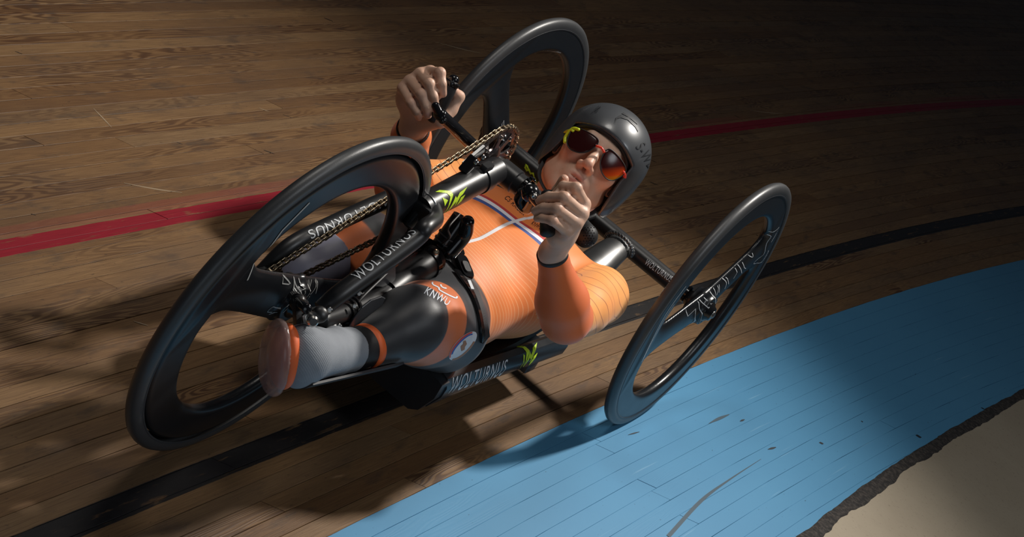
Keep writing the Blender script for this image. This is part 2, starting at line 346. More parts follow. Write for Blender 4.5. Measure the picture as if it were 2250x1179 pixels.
# ------------------------------------------------------------------ signed distance modelling (numpy surface nets)
class Field:
    def __init__(s, lo, hi, h):
        s.lo = V(lo); s.h = h; s.n = np.ceil((V(hi) - s.lo) / h).astype(int) + 1; s.g = np.full(s.n, 1.0, np.float32)
    def sub(s, lo, hi):
        a = np.clip(np.floor((V(lo) - s.lo) / s.h).astype(int), 0, s.n - 1); b = np.clip(np.ceil((V(hi) - s.lo) / s.h).astype(int) + 1, 1, s.n)
        sl = tuple(slice(x, y) for x, y in zip(a, b))
        g = [(np.arange(x, y) * s.h + o).astype(np.float32) for x, y, o in zip(a, b, s.lo)]
        return sl, np.meshgrid(*g, indexing='ij', sparse=True)
    def put(s, fn, lo, hi, k=0.0, cut=False):
        mg = k + 3 * s.h; sl, P = s.sub(V(lo) - mg, V(hi) + mg)
        if min((x.stop - x.start) for x in sl) <= 0: return
        d = fn(*P); g = s.g[sl]
        if cut:
            d = -d
            if k > 0: hh = np.clip(0.5 - 0.5 * (g - d) / k, 0, 1); s.g[sl] = g * (1 - hh) + d * hh + k * hh * (1 - hh)
            else: s.g[sl] = np.maximum(g, d)
        elif k > 0:
            hh = np.clip(0.5 + 0.5 * (g - d) / k, 0, 1); s.g[sl] = g * (1 - hh) + d * hh - k * hh * (1 - hh)
        else: s.g[sl] = np.minimum(g, d)
    def cone(s, a, b, ra, rb, k=0.0, cut=False):
        a, b = V(a), V(b); ab = b - a; L2 = float(ab @ ab) + 1e-12; r = max(ra, rb)
        def fn(x, y, z):
            px, py, pz = x - a[0], y - a[1], z - a[2]
            t = np.clip((px * ab[0] + py * ab[1] + pz * ab[2]) / L2, 0, 1)
            return np.sqrt((px - t * ab[0]) ** 2 + (py - t * ab[1]) ** 2 + (pz - t * ab[2]) ** 2) - (ra + (rb - ra) * t)
        s.put(fn, np.minimum(a, b) - r, np.maximum(a, b) + r, k, cut)
    def ell(s, c, r, ax=((1, 0, 0), (0, 1, 0), (0, 0, 1)), k=0.0, cut=False, grow=0.0):
        c = V(c); A = [nrm(q) for q in ax]; r = V(r) + grow; R = float(max(r))
        def fn(x, y, z):
            px, py, pz = x - c[0], y - c[1], z - c[2]; k0 = 0; k1 = 0
            for q, rr in zip(A, r):
                d = px * q[0] + py * q[1] + pz * q[2]; k0 = k0 + (d / rr) ** 2; k1 = k1 + (d / rr ** 2) ** 2
            k0 = np.sqrt(k0); return k0 * (k0 - 1) / (np.sqrt(k1) + 1e-6)
        s.put(fn, c - R, c + R, k, cut)
    def ecap(s, a, b, ra, rb, u, k=0.0, cut=False):
        """segment with elliptical section: ra=(width along u, thickness)."""
        a, b = V(a), V(b); ab = b - a; L2 = float(ab @ ab); T = ab / math.sqrt(L2); u = nrm(V(u) - T * (V(u) @ T)); v = np.cross(T, u); R = max(*ra, *rb)
        def fn(x, y, z):
            px, py, pz = x - a[0], y - a[1], z - a[2]
            t = np.clip((px * ab[0] + py * ab[1] + pz * ab[2]) / L2, 0, 1); qx, qy, qz = px - t * ab[0], py - t * ab[1], pz - t * ab[2]
            w = ra[0] + (rb[0] - ra[0]) * t; h = ra[1] + (rb[1] - ra[1]) * t; e = (w + h) * 0.4
            k0 = 0; k1 = 0
            for q, rr in ((u, w), (v, h), (T, e)):
                d = qx * q[0] + qy * q[1] + qz * q[2]; k0 = k0 + (d / rr) ** 2; k1 = k1 + (d / rr ** 2) ** 2
            k0 = np.sqrt(k0); return np.where(k0 < 1e-4, -min(ra), k0 * (k0 - 1) / (np.sqrt(k1) + 1e-6))
        s.put(fn, np.minimum(a, b) - R, np.maximum(a, b) + R, k, cut)
    def net(s):
        g = s.g; neg = g < 0; n = np.array(g.shape); c = n - 1
        any_ = np.zeros(c, bool); all_ = np.ones(c, bool)
        for i in (0, 1):
            for j in (0, 1):
                for k in (0, 1):
                    q = neg[i:c[0] + i, j:c[1] + j, k:c[2] + k]; any_ |= q; all_ &= q
        act = np.argwhere(any_ & ~all_); lin = (act[:, 0] * c[1] + act[:, 1]) * c[2] + act[:, 2]
        cv = {}
        for i in (0, 1):
            for j in (0, 1):
                for k in (0, 1): cv[(i, j, k)] = g[act[:, 0] + i, act[:, 1] + j, act[:, 2] + k].astype(np.float64)
        acc = np.zeros((len(act), 3)); cnt = np.zeros(len(act))
        ks = list(cv)
        for a in ks:
            for ax in range(3):
                if a[ax]: continue
                b = list(a); b[ax] = 1; b = tuple(b); va, vb = cv[a], cv[b]; mk = (va < 0) != (vb < 0)
                t = np.where(mk, va / np.where(mk, va - vb, 1), 0); p = np.zeros((len(act), 3)); p += np.array(a, float); p[:, ax] = t
                acc += p * mk[:, None]; cnt += mk
        verts = (act + acc / np.maximum(cnt, 1)[:, None]) * s.h + s.lo
        faces = []
        for ax in range(3):
            o1, o2 = [(1, 2), (2, 0), (0, 1)][ax]
            sl0 = [slice(1, -1)] * 3; sl0[ax] = slice(0, -1); sl1 = [slice(1, -1)] * 3; sl1[ax] = slice(1, None)
            A, B = neg[tuple(sl0)], neg[tuple(sl1)]; e = np.argwhere(A != B)
            off = np.array([1, 1, 1]); off[ax] = 0; inside = A[tuple(e.T)]; e = e + off
            q = []
            for d1, d2 in ((0, 0), (1, 0), (1, 1), (0, 1)):
                cc = e.copy(); cc[:, o1] -= d1; cc[:, o2] -= d2
                q.append(np.searchsorted(lin, (cc[:, 0] * c[1] + cc[:, 1]) * c[2] + cc[:, 2]))
            q = np.stack(q, 1); q[~inside] = q[~inside][:, ::-1]; faces.append(q)
        f = np.vstack(faces)
        return verts, f
def relax(v, f, it=2, lam=0.5):
    n = len(v)
    for _ in range(it):
        acc = np.zeros_like(v); cnt = np.zeros(n)
        for a, b in ((0, 1), (1, 2), (2, 3), (3, 0)):
            for i, j in ((a, b), (b, a)):
                for x in range(3): acc[:, x] += np.bincount(f[:, i], v[f[:, j], x], n)
                cnt += np.bincount(f[:, i], minlength=n)
        v = v + lam * (acc / np.maximum(cnt, 1)[:, None] - v)
    return v
def smoothstep(a, b, x): t = np.clip((x - a) / (b - a), 0, 1); return t * t * (3 - 2 * t)
def fattr(o, name, vals):
    a = o.data.attributes.new(name, 'FLOAT', 'POINT'); a.data.foreach_set('value', np.ascontiguousarray(vals, dtype=np.float32))
def bvh_of(v, f): return BVHTree.FromPolygons([tuple(map(float, p)) for p in v], [tuple(map(int, q)) for q in f])

# ------------------------------------------------------------------ prints laid on curved surfaces
def text2d(s, shear=0.0):
    cu = bpy.data.curves.new('txt', 'FONT'); cu.body = s; cu.shear = shear; cu.space_character = 1.12
    o = bpy.data.objects.new('txt', cu); COL.objects.link(o)
    me = bpy.data.meshes.new_from_object(o.evaluated_get(bpy.context.evaluated_depsgraph_get()))
    v = np.array([tuple(x.co) for x in me.vertices])[:, :2]; f = [tuple(p.vertices) for p in me.polygons]
    bpy.data.objects.remove(o); bpy.data.curves.remove(cu); bpy.data.meshes.remove(me)
    v = v - v.min(0); v /= v[:, 1].max(); return v, f
def poly2d(polys):
    v, f = [], []
    for p in polys: k = len(v); v += [tuple(q) for q in p]; f.append(tuple(range(k, k + len(p))))
    return np.array(v, float), f
def stroke2d(lines, w):
    v, f = [], []
    for L in lines:
        L = np.array(L, float); d = np.gradient(L, axis=0); d /= np.linalg.norm(d, axis=1)[:, None] + 1e-9; nn = np.stack([-d[:, 1], d[:, 0]], 1) * w / 2
        k = len(v)
        for a, b in zip(L + nn, L - nn): v += [tuple(a), tuple(b)]
        f += [(k + 2 * i, k + 2 * i + 1, k + 2 * i + 3, k + 2 * i + 2) for i in range(len(L) - 1)]
    return np.array(v), f
def lay(name, v2, f, origin, U, Vv, target, mat, parent, off=0.0007, cell=0.006, reach=0.08, bold=0.0):
    """map 2D shapes to origin + x*U + y*V and press them onto the target surface."""
    origin, U, Vv = V(origin), V(U), V(Vv); N = nrm(np.cross(U, Vv))
    bm = bmesh.new(); vs = [bm.verts.new(origin + x * U + y * Vv) for x, y in v2]
    for q in f:
        try: bm.faces.new([vs[i] for i in q])
        except ValueError: pass
    bmesh.ops.triangulate(bm, faces=bm.faces[:])
    for _ in range(5):
        es = [e for e in bm.edges if e.calc_length() > cell]
        if not es: break
        bmesh.ops.subdivide_edges(bm, edges=es, cuts=1)
        bmesh.ops.triangulate(bm, faces=[q for q in bm.faces if len(q.verts) > 3])
    dead = []
    for w in bm.verts:
        h = target.ray_cast(Vector(w.co) + Vector(N) * reach, -Vector(N), reach * 2.2)
        if h[0] is None: dead.append(w)
        else:
            nn = h[1] if h[1].dot(Vector(N)) > 0 else -h[1]
            w.co = h[0] + nn * off
    bmesh.ops.delete(bm, geom=dead, context='VERTS')
    co = [tuple(w.co) for w in bm.verts]; bm.verts.index_update(); fs = [tuple(w.index for w in q.verts) for q in bm.faces]; bm.free()
    if not fs: return None
    return mesh_obj(name, co, fs, mat, parent, smooth=False)
def on_surface(tree, p):
    """first point of the surface met on the sight line through p."""
    p = V(p); d = nrm(p - V(CAM_POS)); h = tree.ray_cast(Vector(p - d * 0.5), Vector(d), 1.4); return V(h[0]) if h[0] is not None else p
def face_on(A, B):
    """B moved so that A-B lies square to the sight line."""
    A, B = V(A), V(B); d = nrm((A + B) / 2 - V(CAM_POS)); return A, B - d * ((B - A) @ d)
def lay_text(name, s, A, B, height, target, mat, parent, facing=None, flip=False, **k):
    """text from baseline point A to B, letters standing away from the axis and facing the given direction."""
    v, f = text2d(s, k.pop('shear', 0.0)); A, B = V(A), V(B); L = B - A; U = nrm(L)
    F = nrm(V(CAM_POS) - (A + B) / 2) if facing is None else nrm(facing); F = nrm(F - U * (F @ U)); Vv = np.cross(F, U)
    v = v.copy(); v[:, 0] *= np.linalg.norm(L) / v[:, 0].max(); v[:, 1] *= height
    return lay(name, v, f, A, U, Vv, target, mat, parent, **k)
# ------------------------------------------------------------------ the track: sub-floor and curved planks
def track_x(o, y):
    """lateral position of the track line lying o metres up from the inner edge, at distance y along the track."""
    return 0.259 - 0.965 * o + 0.0488 * math.exp(-0.48 * o) * y + 0.01376 * math.exp(-0.95 * o) * y * y
def apron_x(y): return 0.775 + 0.030 * y + 0.023 * y * y
Y0, Y1 = -3.4, 12.6
ys = np.linspace(Y0, Y1, 60)
v, f = [], []
for y in ys:
    v += [(track_x(2.72, y), y, -0.024), (apron_x(y) + 0.02, y, -0.024), (apron_x(y) + 0.02, y, -0.060), (track_x(2.72, y), y, -0.060)]
for i in range(len(ys) - 1):
    for j in range(4): k = (j + 1) % 4; f.append((4 * i + j, 4 * i + k, 4 * i + 4 + k, 4 * i + 4 + j))
f += [(3, 2, 1, 0), tuple(4 * (len(ys) - 1) + j for j in range(4))]
floor = mesh_obj('floor', v, f, simple('subfloor_timber', (0.03, 0.02, 0.014), 0.8), smooth=False); floor['kind'] = 'structure'; floor['label'] = 'curved wooden velodrome track with black, red and blue painted bands'
def plank(o0, o1, ya, yb, dz):
    n = max(2, int((yb - ya) / 0.38)); gap = 0.00045 if o0 >= 0 else 0.00015; bv = 0.0007 if o0 >= 0 else 0.0004
    yy = np.linspace(ya + 0.0008, yb - 0.0008, n + 1); prof = [(o0 + gap, -0.022), (o0 + gap, -bv), (o0 + gap + bv, 0.0), (o1 - gap - bv, 0.0), (o1 - gap, -bv), (o1 - gap, -0.022)]
    vs, fs, uv = [], [], []
    for y in yy:
        for o, z in prof:
            y2 = y + 0.026 * (o1 - o) / (o1 - o0); x = track_x(o, y2); vs.append((x, y2, z + dz if z > -0.01 else z)); uv.append((y2, o))
    for i in range(n):
        for j in range(6): k = (j + 1) % 6; fs.append((6 * i + j, 6 * i + k, 6 * i + 6 + k, 6 * i + 6 + j))
    fs += [tuple(range(6))[::-1], tuple(6 * n + j for j in range(6))]
    ob = mesh_obj('plank', vs, fs, M['wood'], floor, smooth=False)
    u = ob.data.uv_layers.new(name='track'); li = np.empty(len(ob.data.loops), np.int32); ob.data.loops.foreach_get('vertex_index', li)
    u.data.foreach_set('uv', np.array(uv, np.float32)[li].ravel())
PW = 0.0415
rows = int(2.70 / PW)
for r in range(rows):
    o0, o1 = r * PW, (r + 1) * PW
    y = Y0 + random.uniform(-1.5, 0)
    while y < Y1 - 0.3:
        Lr = random.choice([2.9, 3.6, 4.2, 5.2, 6.0]) if y < 4 else 8.0
        a, b = max(y, Y0), min(y + Lr, Y1)
        if Y1 - b < 0.9: b = Y1
        if b - a > 0.3: plank(o0, o1, a, b, random.uniform(-0.0007, 0.0003) if o0 > 0.3 else random.uniform(-0.0004, 0))
        y = b
r = 1
while True:                                   # blue painted planks run out under the joint of the concrete apron
    o1, o0 = -(r - 1) * PW, -r * PW
    lo = next((y for y in np.arange(Y0, Y1, 0.05) if track_x(o0, y) > apron_x(y) + 0.05), None)
    cand = [y for y in np.arange(Y0, Y1, 0.1) if track_x(o1, y) < apron_x(y) + 0.01]
    if not cand or r > 22: break
    a, b = min(cand), max(cand)
    if b - a < 0.5: break
    y = a
    while y < b - 0.2:
        e = min(b, y + random.choice([3.2, 4.4, 5.5]))
        if b - e < 1.0: e = b
        plank(o0, o1, y, e, random.uniform(-0.0006, 0.0)); y = e
    r += 1
# dark ragged joint and the pale concrete apron inside it
ys = np.arange(Y0, Y1, 0.018); v, f = [], []
rng = np.random.default_rng(3)
w1 = np.convolve(rng.normal(0, 1, len(ys) + 8), np.ones(5) / 5, 'same')[:len(ys)]; w2 = np.convolve(rng.normal(0, 1, len(ys) + 8), np.ones(9) / 9, 'same')[:len(ys)]
for i, y in enumerate(ys):
    e = apron_x(y); a = e - 0.006 + w1[i] * 0.0035; b = e + 0.030 + w2[i] * 0.012
    v += [(a, y, -0.004), (a + 0.003, y, 0.0022 + 0.0006 * w2[i]), ((a + b) / 2, y, 0.0034 + 0.0012 * w1[i]), (b, y, 0.0026), (b + 0.004, y, -0.004)]
for i in range(len(ys) - 1):
    for j in range(4): f.append((5 * i + j, 5 * i + 5 + j, 5 * i + 6 + j, 5 * i + 1 + j))
tr = mesh_obj('trim_1', v, f, M['filler']); tr['kind'] = 'structure'; tr['label'] = 'ragged dark filler joint between the blue band and the concrete'
v, f = [], []; ys = np.linspace(Y0, Y1, 90)
for y in ys: v += [(apron_x(y) + 0.012, y, 0.0008), (apron_x(y) + 4.2, y, 0.0008), (apron_x(y) + 4.2, y, -0.06), (apron_x(y) + 0.012, y, -0.06)]
for i in range(len(ys) - 1):
    for j in range(4): k = (j + 1) % 4; f.append((4 * i + j, 4 * i + 4 + j, 4 * i + 4 + k, 4 * i + k))
ap = mesh_obj('floor', v, f, M['concrete'], smooth=False); ap['kind'] = 'structure'; ap['label'] = 'pale speckled concrete apron inside the blue band'
# scuffs on the blue band: thin flat streaks of rubber
def scuff(pts, w, mat):
    P = spline([(x, y, ww) for (x, y), ww in zip(pts, w)], 6); d = np.gradient(P[:, :2], axis=0); d /= np.linalg.norm(d, axis=1)[:, None]; n = np.stack([-d[:, 1], d[:, 0]], 1)
    vs = []; 
    for p, q in zip(P, n): vs += [(p[0] + q[0] * p[2], p[1] + q[1] * p[2], 0.0005), (p[0] - q[0] * p[2], p[1] - q[1] * p[2], 0.0005)]
    fs = [(2 * i, 2 * i + 1, 2 * i + 3, 2 * i + 2) for i in range(len(P) - 1)]
    o = mesh_obj('scuff_mark', vs, fs, mat, floor, smooth=False)
SC = simple('rubber_scuff', (0.035, 0.07, 0.10), 0.6); SD = simple('dark_mark', (0.012, 0.02, 0.03), 0.6)
def xy(p): return (p[0], p[1])
GM = simple('dark_gouge', (0.022, 0.014, 0.010), 0.7); PM = simple('pale_scratch', (0.30, 0.22, 0.14), 0.6)
for i in range(64):
    y_ = rng.uniform(-1.9, 5.5); o_ = rng.uniform(0.27, 1.95)
    if 0.83 < o_ < 0.92: continue
    L_ = rng.uniform(0.008, 0.026); x_ = track_x(o_, y_); w_ = rng.uniform(0.0007, 0.0022)
    scuff([(x_ - L_ * .45, y_ - L_ * .5), (x_, y_), (x_ + L_ * .45, y_ + L_ * .5)], (w_ * .3, w_, w_ * .3), GM if i % 3 else PM)
for a, b in ((((-0.7294, -0.6827, 0.0000)), ((-0.6690, -0.5528, 0.0000))), (((-1.1174, 1.1895, 0.0000)), ((-1.0359, 1.3795, 0.0000))), (((-0.5362, 2.7657, 0.0000)), ((-0.4761, 3.0284, 0.0000))), (((-0.9822, -0.5286, 0.0000)), ((-0.9103, -0.5399, 0.0000)))):
    m_ = ((a[0] + b[0]) / 2 + 0.004, (a[1] + b[1]) / 2); scuff([xy(a), m_, xy(b)], (.0006, .0022, .0006), PM)
scuff([xy((0.5910, -0.3087, 0.0000)), xy((0.5732, -0.0835, 0.0000)), xy((0.5739, 0.0869, 0.0000)), xy((0.5810, 0.2957, 0.0000))], (0.0045, 0.004, 0.002, 0.0004), SC)
scuff([xy((0.4335, 0.2627, 0.0000)), xy((0.4376, 0.3247, 0.0000)), xy((0.4431, 0.3823, 0.0000))], (0.0004, 0.004, 0.0012), SC)
for a, b, w in ((((0.4735, 0.3921, 0.0000)), ((0.4763, 0.4186, 0.0000)), .0025), (((0.5725, 0.3654, 0.0000)), ((0.5804, 0.4076, 0.0000)), .003), (((0.6396, 0.6039, 0.0000)), ((0.6481, 0.6162, -0.0000)), .0045), (((0.7945, 1.0810, 0.0000)), ((0.8085, 1.0964, 0.0000)), .007), (((0.8697, 1.6202, 0.0000)), ((0.8822, 1.6303, 0.0000)), .004), (((0.6667, 0.9058, 0.0000)), ((0.6708, 0.9116, 0.0000)), .003), (((0.3507, -0.0639, 0.0000)), ((0.3585, -0.0141, 0.0000)), .0016)):
    m_ = ((a[0] + b[0]) / 2, (a[1] + b[1]) / 2); scuff([xy(a), m_, xy(b)], (w * .2, w, w * .3), SD)

# ------------------------------------------------------------------ the handcycle
bike = thing('handcycle', (-0.02, -0.5, 0.0), 'black three-wheeled racing handcycle with two-blade carbon wheels and lying seat', 'handcycle')
def wheel(name, c, n, up, b, R, blades, side, lines, label):
    """c centre, n axle direction (towards the rider's left), up and b span the wheel plane."""
    c, n, up, b = map(V, (c, n, up, b)); t = 0.0125
    g = Field((-R, -R, -0.045), (R, R, 0.045), 0.0025)
    # rim: rounded deep section between two radii
    def rim(x, y, z):
        r = np.sqrt(x * x + y * y); q = np.clip((r - 0.2555) / (0.302 - 0.2555), 0, 1); rr = 0.2555 + q * (0.302 - 0.2555)
        wd = 0.0125 - 0.0015 * q
        return np.sqrt((r - rr) ** 2 + z * z) - wd
    g.put(rim, (-R, -R, -0.02), (R, R, 0.02))
    for ang in blades:
        a = math.radians(ang); d = V(math.cos(a), math.sin(a), 0); p = V(-math.sin(a), math.cos(a), 0)
        def blade(x, y, z, d=d, p=p):
            sx = x * d[0] + y * d[1]; ty = x * p[0] + y * p[1]
            fl = np.clip((sx - 0.165) / 0.095, 0, 1.1); w = 0.047 - 0.004 * np.clip(sx / 0.13, 0, 1) + 0.055 * fl ** 2.6; th = 0.0145 - 0.0035 * np.clip(sx / 0.10, 0, 1)
            k0 = np.sqrt((ty / w) ** 2 + (z / th) ** 2) + 1e-5; k1 = np.sqrt((ty / w ** 2) ** 2 + (z / th ** 2) ** 2) + 1e-5
            return np.maximum(np.maximum(k0 * (k0 - 1) / k1, sx - 0.268), -sx)
        e = np.abs(d) * 0.28 + np.abs(p) * 0.1
        g.put(blade, np.minimum(0, d * 0.28) - np.abs(p) * 0.1 - V(0, 0, 0.02), np.maximum(0, d * 0.28) + np.abs(p) * 0.1 + V(0, 0, 0.02), 0.012)
    def disc(x, y, z): return np.maximum(np.sqrt(x * x + y * y) - 0.034, np.abs(z) - 0.020) - 0.003
    g.put(disc, (-0.05, -0.05, -0.03), (0.05, 0.05, 0.03), 0.008)
    v, f = g.net(); v = relax(v, f, 3)
    W = c + v[:, :1] * b + v[:, 1:2] * up + v[:, 2:3] * n
    if np.dot(np.cross(b, up), n) < 0: f = f[:, ::-1]
    o = mesh_obj(name, W, f, M['carbon'], bike, label=label)
    target = bvh_of(W, f)
    rt = R - t; a = np.linspace(0, 2 * math.pi, 160, endpoint=False)
    prof = [(0.0112, -0.013), (0.0125, -0.004), (0.0122, 0.003), (0.0095, 0.0085), (0.005, 0.0118), (0.0, 0.0127), (-0.005, 0.0118), (-0.0095, 0.0085), (-0.0122, 0.003), (-0.0125, -0.004), (-0.0112, -0.013)]
    vs = [c + (rt + dr) * (math.cos(x) * b + math.sin(x) * up) + dn * n for x in a for dn, dr in prof]; K = len(prof); fs = []
    for i in range(160):
        for j in range(K - 1): i2 = (i + 1) % 160; fs.append((i * K + j, i2 * K + j, i2 * K + j + 1, i * K + j + 1))
    mesh_obj('tyre', vs, fs, M['tyre'], o)
    for sd in (1, -1): mesh_obj('rim_seam', *lathe([(R - 0.0235, 0.0118), (R - 0.0228, 0.0126), (R - 0.0221, 0.0118)], c, n * sd, 120), M['shell'], o)
    hub = lathe([(0, -0.052), (0.010, -0.052), (0.010, -0.036), (0.017, -0.034), (0.020, -0.026), (0.026, -0.021), (0.026, 0.021), (0.024, 0.027), (0.019, 0.030), (0.016, 0.036), (0.0, 0.037)], c, n * side, 28)
    mesh_obj('hub', *hub, M['gloss'], o)
    cap = lathe([(0, 0.041), (0.006, 0.041), (0.009, 0.038), (0.011, 0.036), (0.0, 0.030)], c, n * side, 18)
    mesh_obj('axle_cap', *cap, M['silver'], o)
    # printed outline lettering and the double pin stripe
    for L, w, mt in lines:
        L = spline(L, 3) if len(L) > 4 else np.array(L, float)
        v2, f2 = stroke2d([L], w); lay('lettering', v2, f2, c, b * 1.0, up * 1.0, target, M[mt], o, off=0.0009, cell=0.01) if np.dot(np.cross(b, up), n) > 0 else lay('lettering', v2 * V(-1, 1), f2, c, -b, up, target, M[mt], o, off=0.0005, cell=0.01)
    return o
def seglist(*ls): return list(ls)
def P2(*pts): return [tuple(p) for p in pts]
LL = [
 (P2((-0.0884, -0.0024), (-0.1086, 0.0171), (-0.0705, 0.0362), (-0.0246, -0.0105), (-0.0002, -0.0494), (-0.0274, -0.0534), (-0.0307, -0.0590)), 0.0016, 'white'),
 (P2((-0.0884, -0.0024), (-0.0621, 0.0118), (-0.0313, -0.0217), (-0.0158, -0.0458)), 0.0016, 'white'),
 (P2((-0.0063, 0.0084), (-0.0677, 0.0381), (-0.0564, 0.0457), (0.0038, 0.0151)), 0.0016, 'white'),
 (P2((0.0228, 0.0174), (-0.0252, 0.0567), (-0.0128, 0.0617), (0.0187, 0.0387), (0.0296, 0.0185)), 0.0016, 'white'),
 (P2((0.0339, 0.0316), (0.0255, 0.0500), (-0.0033, 0.0748)), 0.0016, 'white'),
 (P2((0.0413, 0.0365), (0.0195, 0.0664), (0.0321, 0.0715), (0.0628, 0.0577), (0.0730, 0.0402)), 0.0016, 'white'),
 (P2((0.0165, 0.0847), (0.0587, 0.0687), (0.0838, 0.0508)), 0.0016, 'white'),
 (P2((0.0977, 0.0635), (0.1010, 0.0795), (0.0642, 0.1032)), 0.0016, 'white'),
 (P2((0.1403, 0.0706), (0.1156, 0.0857), (0.0781, 0.1057)), 0.0016, 'white'),
 (P2((0.1514, 0.0814), (0.1339, 0.0873), (0.0940, 0.1129)), 0.0016, 'white'),
 (P2((0.1149, 0.1268), (0.1358, 0.1166), (0.1564, 0.1128), (0.1372, 0.1279), (0.1305, 0.1304)), 0.0016, 'white'),
 (P2((0.1618, 0.1721), (0.1867, 0.1679), (0.1941, 0.1447), (0.2218, 0.1099), (0.1969, 0.0936), (0.2046, 0.0843), (0.2455, 0.0858), (0.2453, 0.1109), (0.2375, 0.1201)), 0.0016, 'white'),
 (P2((0.1519, 0.1827), (0.1869, 0.1820), (0.2091, 0.1899), (0.2139, 0.1685), (0.2144, 0.1477)), 0.0016, 'white'),
 (P2((-0.2469, -0.0860), (-0.2657, -0.0347), (-0.2750, 0.0219), (-0.2695, 0.0755), (-0.2534, 0.1147)), 0.0017, 'white'),
 (P2((-0.2494, -0.0780), (-0.2618, -0.0320), (-0.2662, 0.0186), (-0.2599, 0.0698)), 0.0014, 'white')]
LF = [
 (P2((-0.0655, 0.0539), (-0.0377, 0.0472), (-0.0748, 0.0731), (-0.0341, 0.0636), (-0.0219, 0.0281), (-0.0379, -0.0006), (-0.0550, 0.0027), (-0.0589, -0.0085), (-0.0430, -0.0137)), 0.0022, 'greyline'),
 (P2((-0.0655, 0.0539), (-0.0705, 0.0711), (-0.0341, 0.0636)), 0.0022, 'greyline'),
 (P2((-0.0449, -0.0193), (-0.0303, -0.0067), (-0.0131, 0.0209), (-0.0320, 0.0611)), 0.0022, 'greyline'),
 (P2((-0.0038, 0.0258), (-0.0248, 0.0492), (-0.0325, 0.0632), (-0.0192, 0.0601), (-0.0059, 0.0427), (0.0065, 0.0263)), 0.0022, 'greyline'),
 (P2((0.0210, 0.0155), (0.0229, 0.0327), (0.0105, 0.0521), (0.0190, 0.0501), (0.0338, 0.0280), (0.0282, 0.0055)), 0.0022, 'greyline'),
 (P2((0.0407, -0.0029), (0.0416, 0.0334), (0.0515, 0.0331), (0.0657, 0.0151), (0.0495, -0.0051)), 0.0022, 'greyline'),
 (P2((0.0326, 0.0438), (0.0523, 0.0371), (0.0683, 0.0218), (0.0771, -0.0014)), 0.0022, 'greyline'),
 (P2((-0.1935, 0.0923), (-0.1969, 0.1422), (-0.1857, 0.1958), (-0.1526, 0.2449)), 0.0040, 'greyline')]
LR = [
 (P2((-0.0957, 0.2125), (-0.0615, 0.2320), (0.0006, 0.2461), (0.0688, 0.2404)), 0.0020, 'white'),
 (P2((-0.0929, 0.2051), (-0.0510, 0.2255), (-0.0032, 0.2388), (0.0564, 0.2370)), 0.0022, 'white'),
 (P2((-0.0212, 0.0311), (-0.0330, 0.0486), (-0.0318, 0.0586), (-0.0189, 0.0424)), 0.0014, 'white')]
rear_left = wheel('rear_wheel', (0.303, 0.006, 0.32672), (0.99909, -0.00799, 0.04199), (-0.04199, 0.00034, 0.99912), (0.008, 0.99997, 0), 0.327, (194, 29), 1, LL, 'rear two-blade carbon wheel on the rider\'s left, standing on the blue band')
rear_right = wheel('rear_wheel', (-0.332, 0.035, 0.32685), (0.99872, -0.03997, 0.031), (-0.03097, 0.00124, 0.99952), (0.03999, 0.9992, 0), 0.327, (131, -46), -1, LR, 'rear two-blade carbon wheel on the rider\'s right, uppermost in view')
front = wheel('front_wheel', (-0.045, -1.171, 0.3405), (0.99836, 0.01598, -0.05497), (0.05497, 0.00088, 0.99849), (-0.016, 0.99987, 0), 0.341, (161, -15), 1, LF, 'front two-blade carbon wheel between the fork legs')

# ------------------------------------------------------------------ frame, drive and seat of the handcycle
TG = {}
def part(name, vf, mat, parent=None, label=None, smooth=True, target=None, sharp=None):
    o = mesh_obj(name, vf[0], vf[1], M[mat] if isinstance(mat, str) else mat, parent or bike, smooth, label)
    if smooth and sharp is None:
        try: o.data.shade_smooth(); 
        except Exception: pass
    if smooth: 
        for e_ in (): pass
        o.data.set_sharp_from_angle(angle=math.radians(38))
    if target: TG[target] = bvh_of(vf[0], vf[1])
    return o
# rear axle tube with hub stubs, spring-like weld and its gusset
axle = part('axle_tube', tube([(-0.272, 0.030, 0.327), (0.0, 0.020, 0.327), (0.243, 0.010, 0.327)], 0.021, 28, 8), 'black', target='axle')
for s, x, y in ((1, 0.243, 0.010), (-1, -0.272, 0.030)):
    part('wheel_mount', lathe([(0.0, -0.002), (0.0215, 0.0), (0.022, 0.008), (0.018, 0.010), (0.018, 0.016), (0.0205, 0.018), (0.0205, 0.024), (0.014, 0.026), (0.014, 0.040), (0.0, 0.040)], (x, y, 0.327), (s, -0.01, 0.01 * s), 26), 'gloss')
lay_text('lettering', 'WOLTURNUS', (0.1549, -0.0523, 0.3450), (0.2258, -0.0413, 0.3450), 0.0135, TG['axle'], M['white'], axle)
WING = [[(0, 1), (0.10, 0.88), (0.52, 0.60), (0.60, 0.74), (0.30, 1.0)], [(0.06, 0.55), (0.42, 0.32), (0.62, 0.52), (0.90, 0.28), (1.10, 0.48), (1.42, 0.20), (1.78, 0.20), (1.42, 0.40), (1.18, 0.72), (0.90, 0.52), (0.62, 0.80), (0.42, 0.58), (0.10, 0.80)], [(1.30, 0.0), (1.95, 0.0), (1.70, 0.13), (1.34, 0.13)], [(0.0, 0.86), (0.30, 0.46), (0.38, 0.56), (0.12, 0.84)]]
def wing_mark(A, B, h, target, mat, parent, polys=WING, **k):
    v, f = poly2d(polys); A, B = V(A), V(B); U = nrm(B - A); F = nrm(V(CAM_POS) - A); F = nrm(F - U * (F @ U)); Vv = np.cross(F, U)
    v = v.copy(); v[:, 0] *= np.linalg.norm(B - A) / v[:, 0].max(); v[:, 1] *= h; return lay('wing_mark', v, f, A, U, Vv, target, M[mat], parent, **k)
